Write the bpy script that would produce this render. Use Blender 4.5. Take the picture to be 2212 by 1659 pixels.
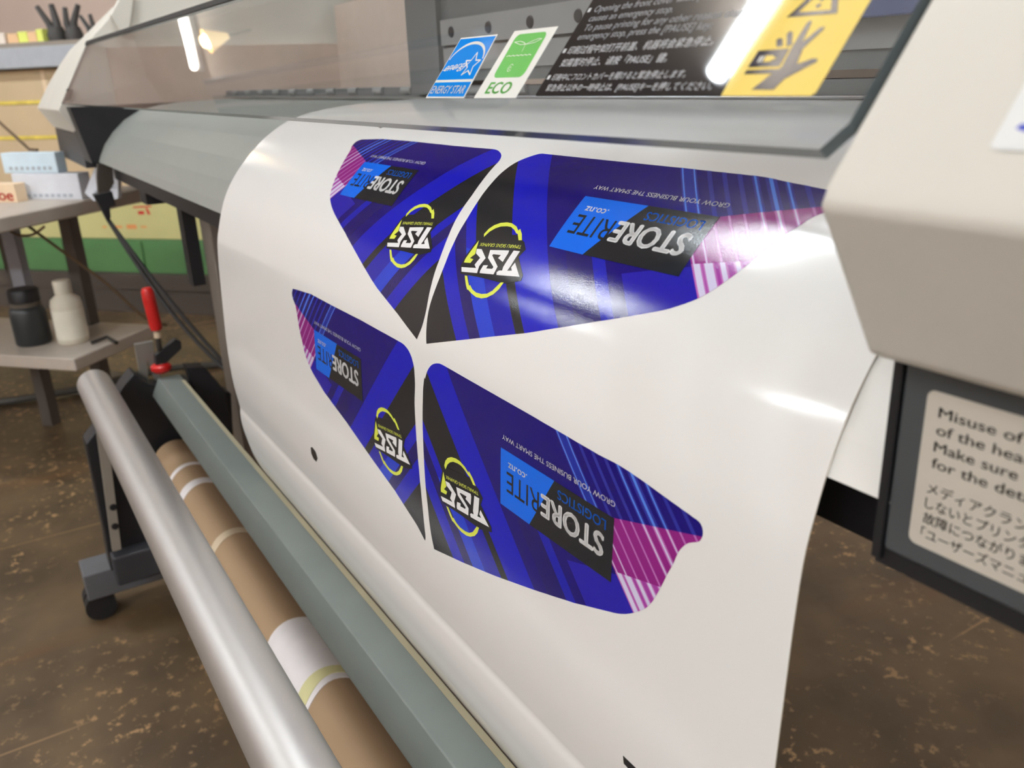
import bpy, math, random
from mathutils import Vector, Matrix
from mathutils.geometry import tessellate_polygon

for o in list(bpy.data.objects):
    bpy.data.objects.remove(o)
SC = bpy.context.scene
COL = SC.collection
random.seed(7)

# ------------------------------------------------------------------ camera
# Layout space: the eye is the origin, X runs along the printer, Y into it, Z up; the floor lies EYE below.
EYE = 0.90
OFF = Vector((0, 0, EYE))
RIGHT = Vector((0.5326, 0.8455, -0.0380)).normalized()
DOWN0 = Vector((0.2695, -0.2120, -0.9394))
DOWN = (DOWN0 - RIGHT * DOWN0.dot(RIGHT)).normalized()
FWD = RIGHT.cross(DOWN)
cam = bpy.data.cameras.new('camera')
cam_o = bpy.data.objects.new('camera', cam)
COL.objects.link(cam_o)
cam_o.matrix_world = Matrix(((RIGHT.x, -DOWN.x, -FWD.x, OFF.x), (RIGHT.y, -DOWN.y, -FWD.y, OFF.y),
                             (RIGHT.z, -DOWN.z, -FWD.z, OFF.z), (0, 0, 0, 1)))
cam.sensor_fit = 'HORIZONTAL'
cam.sensor_width = 36.0
cam.lens = 36.0 * 1850.0 / 2212.0
cam.clip_start = 0.01
cam.clip_end = 60
cam.dof.use_dof = True
cam.dof.focus_distance = 0.52
cam.dof.aperture_fstop = 12.0
SC.camera = cam_o

# ------------------------------------------------------------------ world and exposure
w = bpy.data.worlds.new('world')
SC.world = w
w.use_nodes = True
w.node_tree.nodes['Background'].inputs[0].default_value = (1.0, 0.93, 0.86, 1)
w.node_tree.nodes['Background'].inputs[1].default_value = 0.25
SC.view_settings.view_transform = 'Standard'
SC.view_settings.look = 'None'
SC.view_settings.gamma = 1.0
SC.view_settings.exposure = 0.0
SC.cycles.max_bounces = 8
SC.cycles.transparent_max_bounces = 16
SC.cycles.sample_clamp_indirect = 6.0
LAMP_POWER = 112.0

# room axes: the building stands turned against the printer
E1 = Vector((0.743, 0.669, 0))
E2 = Vector((-0.669, 0.743, 0))
def R(a, b, z):
    return E1 * a + E2 * b + Vector((0, 0, z))

# ------------------------------------------------------------------ materials
def lin(c):
    return tuple((x / 255 / 12.92) if x <= 10 else ((x / 255 + 0.055) / 1.055) ** 2.4 for x in c)
def mat(name, rgb, rough=0.5, metal=0.0, var=0.04, scale=30.0, bump=0.0, bscale=200.0, spec=0.5, coat=0.0, emit=None, stretch=None):
    m = bpy.data.materials.new(name)
    m.use_nodes = True
    nt = m.node_tree
    b = nt.nodes['Principled BSDF']
    c = lin(rgb)
    tc = nt.nodes.new('ShaderNodeTexCoord')
    src = tc.outputs['Object']
    if stretch:
        mp = nt.nodes.new('ShaderNodeMapping')
        mp.inputs['Scale'].default_value = stretch
        nt.links.new(src, mp.inputs[0])
        src = mp.outputs[0]
    nz = nt.nodes.new('ShaderNodeTexNoise')
    nz.inputs['Scale'].default_value = scale
    nz.inputs['Detail'].default_value = 3
    nt.links.new(src, nz.inputs['Vector'])
    rp = nt.nodes.new('ShaderNodeValToRGB')
    rp.color_ramp.elements[0].position = 0.3
    rp.color_ramp.elements[1].position = 0.7
    rp.color_ramp.elements[0].color = tuple(max(0, x * (1 - var)) for x in c) + (1,)
    rp.color_ramp.elements[1].color = tuple(min(1, x * (1 + var)) for x in c) + (1,)
    nt.links.new(nz.outputs[0], rp.inputs[0])
    nt.links.new(rp.outputs[0], b.inputs['Base Color'])
    b.inputs['Roughness'].default_value = rough
    b.inputs['Metallic'].default_value = metal
    b.inputs['Specular IOR Level'].default_value = spec
    b.inputs['Coat Weight'].default_value = coat
    b.inputs['Coat Roughness'].default_value = 0.06
    if bump > 0:
        n2 = nt.nodes.new('ShaderNodeTexNoise')
        n2.inputs['Scale'].default_value = bscale
        n2.inputs['Detail'].default_value = 2
        nt.links.new(tc.outputs['Object'], n2.inputs['Vector'])
        bp = nt.nodes.new('ShaderNodeBump')
        bp.inputs['Strength'].default_value = bump
        bp.inputs['Distance'].default_value = 0.001
        nt.links.new(n2.outputs[0], bp.inputs['Height'])
        nt.links.new(bp.outputs[0], b.inputs['Normal'])
    if emit:
        b.inputs['Emission Color'].default_value = lin(emit[0]) + (1,)
        b.inputs['Emission Strength'].default_value = emit[1]
    return m

def acrylic(name, tint, front=True):
    m = bpy.data.materials.new(name)
    m.use_nodes = True
    nt = m.node_tree
    nt.nodes.clear()
    out = nt.nodes.new('ShaderNodeOutputMaterial')
    tr = nt.nodes.new('ShaderNodeBsdfTransparent')
    tr.inputs[0].default_value = tint + (1,)
    if not front:
        nt.links.new(tr.outputs[0], out.inputs[0])
        return m
    gl = nt.nodes.new('ShaderNodeBsdfGlossy')
    gl.inputs['Roughness'].default_value = 0.012
    fr = nt.nodes.new('ShaderNodeFresnel')
    fr.inputs[0].default_value = 1.6
    ge = nt.nodes.new('ShaderNodeNewGeometry')
    inv = nt.nodes.new('ShaderNodeMath')
    inv.operation = 'SUBTRACT'
    inv.inputs[0].default_value = 1.0
    mul = nt.nodes.new('ShaderNodeMath')
    mul.operation = 'MULTIPLY'
    nt.links.new(ge.outputs['Backfacing'], inv.inputs[1])
    nt.links.new(inv.outputs[0], mul.inputs[0])
    nt.links.new(fr.outputs[0], mul.inputs[1])
    mx = nt.nodes.new('ShaderNodeMixShader')
    nt.links.new(mul.outputs[0], mx.inputs[0])
    nt.links.new(tr.outputs[0], mx.inputs[1])
    nt.links.new(gl.outputs[0], mx.inputs[2])
    nt.links.new(mx.outputs[0], out.inputs[0])
    return m

def floor_mat():
    m = mat('worn_painted_concrete', (88, 72, 51), 0.5, var=0.35, scale=7.0)
    nt = m.node_tree
    b = nt.nodes['Principled BSDF']
    tc = [n for n in nt.nodes if n.type == 'TEX_COORD'][0]
    base = [n for n in nt.nodes if n.type == 'VALTORGB'][0]
    def noise(sc, det, rough=0.6, st=None):
        n = nt.nodes.new('ShaderNodeTexNoise')
        n.inputs['Scale'].default_value = sc
        n.inputs['Detail'].default_value = det
        n.inputs['Roughness'].default_value = rough
        if st:
            mp = nt.nodes.new('ShaderNodeMapping')
            mp.inputs['Scale'].default_value = st
            mp.inputs['Rotation'].default_value = (0, 0, 0.73)
            nt.links.new(tc.outputs['Object'], mp.inputs[0])
            nt.links.new(mp.outputs[0], n.inputs['Vector'])
        else:
            nt.links.new(tc.outputs['Object'], n.inputs['Vector'])
        return n
    def ramp(n, a, c):
        r = nt.nodes.new('ShaderNodeValToRGB')
        r.color_ramp.elements[0].position = a
        r.color_ramp.elements[1].position = c
        nt.links.new(n.outputs[0], r.inputs[0])
        return r
    def mix(fac, c1, col):
        x = nt.nodes.new('ShaderNodeMix')
        x.data_type = 'RGBA'
        nt.links.new(fac, x.inputs[0])
        nt.links.new(c1, x.inputs[6])
        x.inputs[7].default_value = lin(col) + (1,)
        return x.outputs[2]
    c = base.outputs[0]
    c = mix(ramp(noise(2.2, 6, 0.7), 0.5, 0.75).outputs[0], c, (58, 48, 36))
    c = mix(ramp(noise(5.0, 4, 0.6, (1.0, 0.15, 1)), 0.56, 0.72).outputs[0], c, (102, 72, 42))
    mu = nt.nodes.new('ShaderNodeMath')
    mu.operation = 'MULTIPLY'
    nt.links.new(ramp(noise(42, 6, 0.75), 0.57, 0.61).outputs[0], mu.inputs[0])
    nt.links.new(ramp(noise(2.6, 4, 0.7), 0.44, 0.60).outputs[0], mu.inputs[1])
    c = mix(mu.outputs[0], c, (176, 142, 102))
    c = mix(ramp(noise(14, 3, 0.5), 0.72, 0.74).outputs[0], c, (40, 38, 38))
    c = mix(ramp(noise(34, 2, 0.5, (1.0, 0.03, 1)), 0.69, 0.72).outputs[0], c, (140, 112, 82))
    nt.links.new(c, b.inputs['Base Color'])
    return m

M = {}
def dm(key, *a, **k):
    M[key] = mat(key, *a, **k)
dm('vinyl_white', (236, 235, 232), 0.125, var=0.004, spec=0.5, bump=0.015, bscale=900)
dm('liner_back', (214, 206, 190), 0.6)
INK = dict(rough=0.105, var=0.02, spec=0.5, bump=0.05, bscale=1500)
dm('ink_navy', (12, 0, 110), **INK)
dm('ink_black', (26, 30, 36), **INK)
dm('ink_blue', (8, 16, 182), **INK)
dm('ink_bright_blue', (18, 58, 204), **INK)
dm('ink_mid_blue', (8, 15, 164), **INK)
dm('ink_dark_purple', (16, 6, 98), **INK)
dm('ink_thin_blue', (16, 22, 168), **INK)
dm('ink_violet', (30, 22, 162), **INK)
dm('ink_magenta', (140, 28, 126), **INK)
dm('ink_pale_magenta', (158, 60, 158), **INK)
dm('ink_lilac', (214, 208, 236), **INK)
dm('ink_pink_line', (188, 110, 186), **INK)
dm('ink_sky_line', (84, 132, 232), **INK)
dm('ink_dim_line', (40, 44, 150), **INK)
dm('ink_glow_blue', (20, 40, 150), **INK)
dm('ink_panel_blue', (0, 104, 232), **INK)
dm('ink_logistics', (16, 112, 232), **INK)
dm('ink_white', (240, 240, 240), **INK)
dm('ink_lime', (222, 232, 84), **INK)
dm('cream_plastic', (212, 209, 199), 0.5, var=0.03, scale=9, bump=0.05, bscale=350)
dm('grey_apron', (144, 148, 143), 0.42, var=0.02)
dm('apron_white', (236, 235, 230), 0.45, var=0.02)
dm('dark_panel', (68, 72, 75), 0.45, var=0.05)
dm('black_plastic', (20, 21, 25), 0.5)
dm('black_rubber', (14, 14, 16), 0.7)
dm('mount_dark', (50, 51, 56), 0.5)
dm('chassis_black', (13, 14, 20), 0.5)
dm('label_grey', (196, 190, 178), 0.6)
dm('label_print', (40, 38, 38), 0.6)
dm('label_white', (222, 224, 222), 0.5)
dm('badge_blue', (40, 60, 180), 0.4)
dm('gantry_grey', (112, 115, 116), 0.45, var=0.06, scale=12)
dm('gantry_light', (146, 147, 146), 0.4, var=0.05, scale=12)
dm('gantry_blue', (84, 96, 130), 0.4)
dm('hole_dark', (52, 52, 54), 0.6)
dm('steel', (176, 176, 178), 0.3, 0.9)
dm('inner_cream', (206, 188, 174), 0.5)
dm('aluminium', (206, 204, 202), 0.44, 0.9, var=0.02, stretch=(0.1, 1, 1))
dm('beam_grey', (118, 126, 123), 0.45, var=0.03)
dm('beam_tape', (170, 162, 136), 0.6)
dm('stand_grey', (118, 110, 102), 0.5)
dm('foot_grey', (92, 94, 98), 0.5)
dm('bracket_grey', (150, 144, 134), 0.45, 0.2)
dm('kraft', (160, 134, 104), 0.7, var=0.06, scale=14, stretch=(0.4, 1, 1))
dm('paper_tape', (226, 222, 222), 0.6)
dm('masking_tape', (206, 202, 150), 0.6)
dm('pale_tape', (205, 188, 160), 0.5)
dm('sticker_blue', (0, 132, 226), 0.03)
dm('sticker_white', (236, 236, 230), 0.03)
dm('sticker_green', (112, 190, 100), 0.03)
dm('sticker_black', (22, 24, 30), 0.03)
dm('sticker_text', (205, 207, 210), 0.03)
dm('sticker_yellow', (238, 212, 112), 0.03)
dm('sticker_ink', (46, 44, 54), 0.03)
dm('clamp_red', (196, 28, 26), 0.35)
dm('clamp_steel', (136, 134, 128), 0.4, 0.3)
dm('dark_steel', (56, 52, 48), 0.5, 0.5)
dm('laminate', (190, 180, 168), 0.5)
dm('laminate_edge', (150, 140, 128), 0.5)
dm('table_leg', (84, 78, 72), 0.5)
dm('pale_strip_grey', (150, 152, 160), 0.5)
dm('bottle_white', (226, 220, 202), 0.45)
dm('bottle_label', (238, 234, 218), 0.5)
dm('bottle_dark', (44, 48, 50), 0.4)
dm('carton_tan', (204, 180, 144), 0.75, var=0.05, scale=6)
dm('carton_yellow', (200, 194, 134), 0.75, var=0.05, scale=6)
dm('crate_green', (78, 120, 72), 0.6, var=0.12, scale=4)
dm('strap_yellow', (236, 206, 92), 0.5, var=0.3, scale=14)
dm('carton_seam', (236, 210, 176), 0.6)
dm('print_red', (196, 40, 36), 0.6)
dm('print_orange', (226, 150, 90), 0.6)
dm('rack_blue', (176, 180, 186), 0.5)
dm('rack_dark', (90, 82, 72), 0.6)
dm('box_blue', (212, 232, 244), 0.5)
dm('box_white', (222, 226, 234), 0.5)
dm('box_print', (170, 180, 190), 0.6)
dm('grip_black', (62, 60, 58), 0.6)
dm('lime_pack', (232, 240, 120), 0.5)
dm('peach_pack', (236, 196, 150), 0.5)
dm('pale_pack', (240, 228, 214), 0.5)
dm('cable_grey', (74, 72, 66), 0.6)
dm('cable_brown', (96, 76, 52), 0.6)
dm('cable_black', (24, 24, 24), 0.6)
dm('strap_brown', (58, 52, 44), 0.6)
dm('rag_white', (150, 146, 134), 0.8)
dm('ply_shade_dark', (70, 62, 54), 0.8, var=0.1, scale=4)
dm('wall_beige', (244, 226, 214), 0.8, var=0.04, scale=1.5)
dm('ceiling_beige', (240, 220, 200), 0.85, var=0.05, scale=1.2)
dm('trim_blue_grey', (150, 156, 172), 0.7)
dm('trim_pink', (236, 222, 216), 0.8)
dm('trim_olive', (150, 156, 146), 0.8)
dm('lamp_housing', (226, 226, 224), 0.5)
M['floor'] = floor_mat()
M['acrylic'] = acrylic('clear_acrylic', (0.93, 0.94, 0.95))
M['acrylic_back'] = acrylic('clear_acrylic_inside', (0.97, 0.98, 0.98), False)
dm('acrylic_edge', (96, 108, 112), 0.12, var=0.03, spec=0.8)
dm('tube_glow_dim', (255, 255, 255), 0.5, emit=((255, 250, 240), LAMP_POWER * 0.2))
dm('tube_glow', (255, 255, 255), 0.5, emit=((240, 248, 254), LAMP_POWER))
dm('shade_amber', (250, 224, 176), 0.6, emit=((255, 222, 160), 1.6))
dm('bulb_glow', (255, 255, 255), 0.5, emit=((255, 214, 150), 30.0))

# ------------------------------------------------------------------ mesh tools
ORG = {}
class MB:
    def __init__(s):
        s.v = []; s.f = []; s.m = []; s.n = []; s.has_n = False
    def quadstrip(s, a, b, mi=0, close=False):
        k = len(s.v); n = len(a)
        s.v += [Vector(p) for p in a] + [Vector(p) for p in b]
        s.n += [None] * (2 * n)
        for i in range(n if close else n - 1):
            j = (i + 1) % n
            s.f.append((k + i, k + j, k + n + j, k + n + i)); s.m.append(mi)
    def poly(s, pts, mi=0, nrm=None):
        k = len(s.v)
        s.v += [Vector(p) for p in pts]
        s.n += nrm if nrm else [None] * len(pts)
        if nrm: s.has_n = True
        s.f.append(tuple(range(k, k + len(pts)))); s.m.append(mi)
    def hexa(s, c, mi=0):           # eight corners: bottom ring then top ring
        k = len(s.v)
        s.v += [Vector(p) for p in c]
        s.n += [None] * 8
        for q in ((0, 3, 2, 1), (4, 5, 6, 7), (0, 1, 5, 4), (1, 2, 6, 5), (2, 3, 7, 6), (3, 0, 4, 7)):
            s.f.append(tuple(k + i for i in q)); s.m.append(mi)
    def box(s, x0, x1, y0, y1, z0, z1, mi=0):
        s.hexa([(x0, y0, z0), (x1, y0, z0), (x1, y1, z0), (x0, y1, z0), (x0, y0, z1), (x1, y0, z1), (x1, y1, z1), (x0, y1, z1)], mi)
    def rbox(s, a0, a1, b0, b1, z0, z1, mi=0):   # box along the room axes
        s.hexa([R(a0, b0, z0), R(a1, b0, z0), R(a1, b1, z0), R(a0, b1, z0), R(a0, b0, z1), R(a1, b0, z1), R(a1, b1, z1), R(a0, b1, z1)], mi)
    def prism(s, yz, x0, x1, mi=0):  # YZ outline swept along X
        k = len(s.v); n = len(yz)
        for x in (x0, x1):
            s.v += [Vector((x, y, z)) for y, z in yz]
        s.n += [None] * (2 * n)
        for i in range(n):
            j = (i + 1) % n
            s.f.append((k + i, k + j, k + n + j, k + n + i)); s.m.append(mi)
        for base, rev in ((k, False), (k + n, True)):
            for t in tessellate_polygon([[Vector((y, z, 0)) for y, z in yz]]):
                t = tuple(base + i for i in t)
                s.f.append(t[::-1] if rev else t); s.m.append(mi)
    def extrude(s, loop, d, mi=0):   # 3D outline pushed along d
        d = Vector(d); k = len(s.v); n = len(loop)
        lp = [Vector(p) for p in loop]
        s.v += lp + [p + d for p in lp]
        s.n += [None] * (2 * n)
        for i in range(n):
            j = (i + 1) % n
            s.f.append((k + i, k + j, k + n + j, k + n + i)); s.m.append(mi)
        for t in tessellate_polygon([lp]):
            s.f.append(tuple(k + i for i in t)[::-1]); s.m.append(mi)
            s.f.append(tuple(k + n + i for i in t)); s.m.append(mi)
    def tube(s, pts, r, seg=12, mi=0, caps=True):
        pts = [Vector(p) for p in pts]
        rs = r if isinstance(r, (list, tuple)) else [r] * len(pts)
        k = len(s.v); up = None
        for i, p in enumerate(pts):
            d = (pts[min(i + 1, len(pts) - 1)] - pts[max(i - 1, 0)])
            if d.length < 1e-9: d = Vector((0, 0, 1))
            d.normalize()
            if up is None:
                up = d.orthogonal().normalized()
            up = (up - d * up.dot(d)).normalized()
            sd = d.cross(up)
            for j in range(seg):
                a = 2 * math.pi * j / seg
                s.v.append(p + (up * math.cos(a) + sd * math.sin(a)) * rs[i]); s.n.append(None)
        for i in range(len(pts) - 1):
            for j in range(seg):
                j2 = (j + 1) % seg
                s.f.append((k + i * seg + j, k + i * seg + j2, k + (i + 1) * seg + j2, k + (i + 1) * seg + j)); s.m.append(mi)
        if caps:
            s.f.append(tuple(k + j for j in range(seg))[::-1]); s.m.append(mi)
            e = k + (len(pts) - 1) * seg
            s.f.append(tuple(e + j for j in range(seg))); s.m.append(mi)
    def lathe(s, c, prof, seg=28, mi=0, axis=(0, 0, 1)):
        ax = Vector(axis).normalized()
        u = ax.orthogonal().normalized(); v = ax.cross(u)
        k = len(s.v); c = Vector(c)
        for r, h in prof:
            for j in range(seg):
                a = 2 * math.pi * j / seg
                s.v.append(c + ax * h + (u * math.cos(a) + v * math.sin(a)) * max(r, 1e-5)); s.n.append(None)
        for i in range(len(prof) - 1):
            for j in range(seg):
                j2 = (j + 1) % seg
                s.f.append((k + i * seg + j, k + i * seg + j2, k + (i + 1) * seg + j2, k + (i + 1) * seg + j)); s.m.append(mi)
    def build(s, name, mats, parent=None, origin=None, smooth=False, bevel=0.0, angle=40, fix=True):
        if parent is not None:
            o0 = ORG[parent.name]
        else:
            o0 = Vector(origin) if origin is not None else Vector((sum(v.x for v in s.v) / len(s.v), sum(v.y for v in s.v) / len(s.v), min(v.z for v in s.v)))
        me = bpy.data.meshes.new(name)
        me.from_pydata([v - o0 for v in s.v], [], s.f)
        if not isinstance(mats, (list, tuple)): mats = [mats]
        for m in mats: me.materials.append(M[m])
        for p, mi in zip(me.polygons, s.m): p.material_index = mi
        if fix and not s.has_n:
            import bmesh
            bm = bmesh.new(); bm.from_mesh(me)
            bmesh.ops.recalc_face_normals(bm, faces=bm.faces)
            bm.to_mesh(me); bm.free()
        me.update()
        if smooth:
            for p in me.polygons: p.use_smooth = True
            if not s.has_n:
                me.set_sharp_from_angle(angle=math.radians(angle))
        if s.has_n:
            for p in me.polygons: p.use_smooth = True
            me.normals_split_custom_set_from_vertices([n if n is not None else Vector((0, 0, 0)) for n in s.n])
        ob = bpy.data.objects.new(name, me)
        COL.objects.link(ob)
        if parent is not None:
            ob.parent = parent
        else:
            ob.location = o0 + OFF
        ORG[ob.name] = o0
        if bevel > 0:
            b = ob.modifiers.new('bevel', 'BEVEL')
            b.width = bevel; b.segments = 3; b.limit_method = 'ANGLE'; b.angle_limit = math.radians(30)
            for p in me.polygons: p.use_smooth = True
            b.harden_normals = True
        return ob

def thing(name, label, cat, loc, group=None):
    e = bpy.data.objects.new(name, None)
    COL.objects.link(e)
    e.empty_display_size = 0.05
    e.location = Vector(loc) + OFF
    ORG[e.name] = Vector(loc)
    e['label'] = label; e['category'] = cat
    if group: e['group'] = group
    return e
def tag(o, label, cat, group=None):
    o['label'] = label; o['category'] = cat
    if group: o['group'] = group
    return o
def struct(o):
    o['kind'] = 'structure'
    return o

# ------------------------------------------------------------------ flat artwork laid on a surface
def clip(poly, a, b, c):             # keep a*x + b*y <= c
    out = []
    n = len(poly)
    for i in range(n):
        p, q = poly[i], poly[(i + 1) % n]
        dp = a * p[0] + b * p[1] - c; dq = a * q[0] + b * q[1] - c
        if dp <= 0: out.append(p)
        if (dp < 0 < dq) or (dq < 0 < dp):
            t = dp / (dp - dq)
            out.append((p[0] + (q[0] - p[0]) * t, p[1] + (q[1] - p[1]) * t))
    return out
def tris(poly):
    if len(poly) < 3: return []
    return [[poly[i] for i in t] for t in tessellate_polygon([[Vector((x, y, 0)) for x, y in poly]])]
def lay(mb, polys, mi, surf, h, rows=None):
    """polys: 2D outlines; surf(a, b, h) gives a point and a normal; rows: b-values where the surface bends."""
    for poly in polys:
        for t in tris(poly):
            lo = min(p[1] for p in t); hi = max(p[1] for p in t)
            cuts = [lo] + [r for r in (rows or []) if lo < r < hi] + [hi]
            for i in range(len(cuts) - 1):
                q = t
                if i > 0: q = clip(q, 0, -1, -cuts[i])
                if i < len(cuts) - 2 and q: q = clip(q, 0, 1, cuts[i + 1])
                if len(q) < 3: continue
                ar = sum(q[k][0] * q[(k + 1) % len(q)][1] - q[(k + 1) % len(q)][0] * q[k][1] for k in range(len(q)))
                if abs(ar) < 1e-13: continue
                pn = [surf(x, y, h) for x, y in q]
                pts = [p for p, n in pn]; ns = [n for p, n in pn]
                g = (pts[1] - pts[0]).cross(pts[2] - pts[0])
                if g.dot(ns[0]) < 0: pts.reverse(); ns.reverse()
                mb.poly(pts, mi, ns)

TXT = {}
def text(body, bold=0.0, spacing=1.0):
    key = (body, bold, spacing)
    if key not in TXT:
        c = bpy.data.curves.new('glyphs', 'FONT')
        c.body = body; c.resolution_u = 3; c.space_character = spacing
        o = bpy.data.objects.new('glyphs', c)
        COL.objects.link(o)
        dg = bpy.context.evaluated_depsgraph_get()
        me = bpy.data.meshes.new_from_object(o.evaluated_get(dg))
        T = []
        for p in me.polygons:
            T.append([(me.vertices[i].co.x, me.vertices[i].co.y) for i in p.vertices])
        if bold > 0.003:             # a heavier weight: the strokes are drawn again a little to each side
            base = T; T = []
            for dx, dy in ((bold, 0), (-bold, 0), (0, bold * .6), (0, -bold * .6)):
                T += [[(x + dx, y + dy) for x, y in t] for t in base]
        bpy.data.meshes.remove(me)
        bpy.data.objects.remove(o); bpy.data.curves.remove(c)
        xs = [q[0] for t in T for q in t]; ys = [q[1] for t in T for q in t]
        TXT[key] = (T, min(xs), max(xs), min(ys), max(ys))
    return TXT[key]
def fit(body, p0, p1, height, bold=0.0, shear=0.0, caps=True, spacing=1.0):
    """Glyph outlines with the line running from p0 to p1 and 'height' (a 2D vector) for a capital's height."""
    T, x0, x1, y0, y1 = text(body, bold, spacing)
    cap = text('H', bold)[4]
    out = []
    for t in T:
        q = []
        for x, y in t:
            u = (x - x0) / (x1 - x0); v = y / cap
            u += shear * v * cap / (x1 - x0)
            q.append((p0[0] + (p1[0] - p0[0]) * u + height[0] * v, p0[1] + (p1[1] - p0[1]) * u + height[1] * v))
        out.append(q)
    return out
def stroke(pts, wd):                 # a drawn line of some width
    out = []
    for i in range(len(pts) - 1):
        (x0, y0), (x1, y1) = pts[i], pts[i + 1]
        L = math.hypot(x1 - x0, y1 - y0) or 1
        nx, ny = -(y1 - y0) / L * wd / 2, (x1 - x0) / L * wd / 2
        ex, ey = (x1 - x0) / L * wd * .25, (y1 - y0) / L * wd * .25
        out.append([(x0 + nx - ex, y0 + ny - ey), (x1 + nx + ex, y1 + ny + ey), (x1 - nx + ex, y1 - ny + ey), (x0 - nx - ex, y0 - ny - ey)])
    return out
def arcpts(cx, cy, rx, ry, a0, a1, n=16):
    return [(cx + rx * math.cos(math.radians(a0 + (a1 - a0) * i / n)), cy + ry * math.sin(math.radians(a0 + (a1 - a0) * i / n))) for i in range(n + 1)]
def rrect(x0, x1, y0, y1, r):
    return arcpts(x1 - r, y1 - r, r, r, 0, 90, 5) + arcpts(x0 + r, y1 - r, r, r, 90, 180, 5) + arcpts(x0 + r, y0 + r, r, r, 180, 270, 5) + arcpts(x1 - r, y0 + r, r, r, 270, 360, 5)

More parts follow.
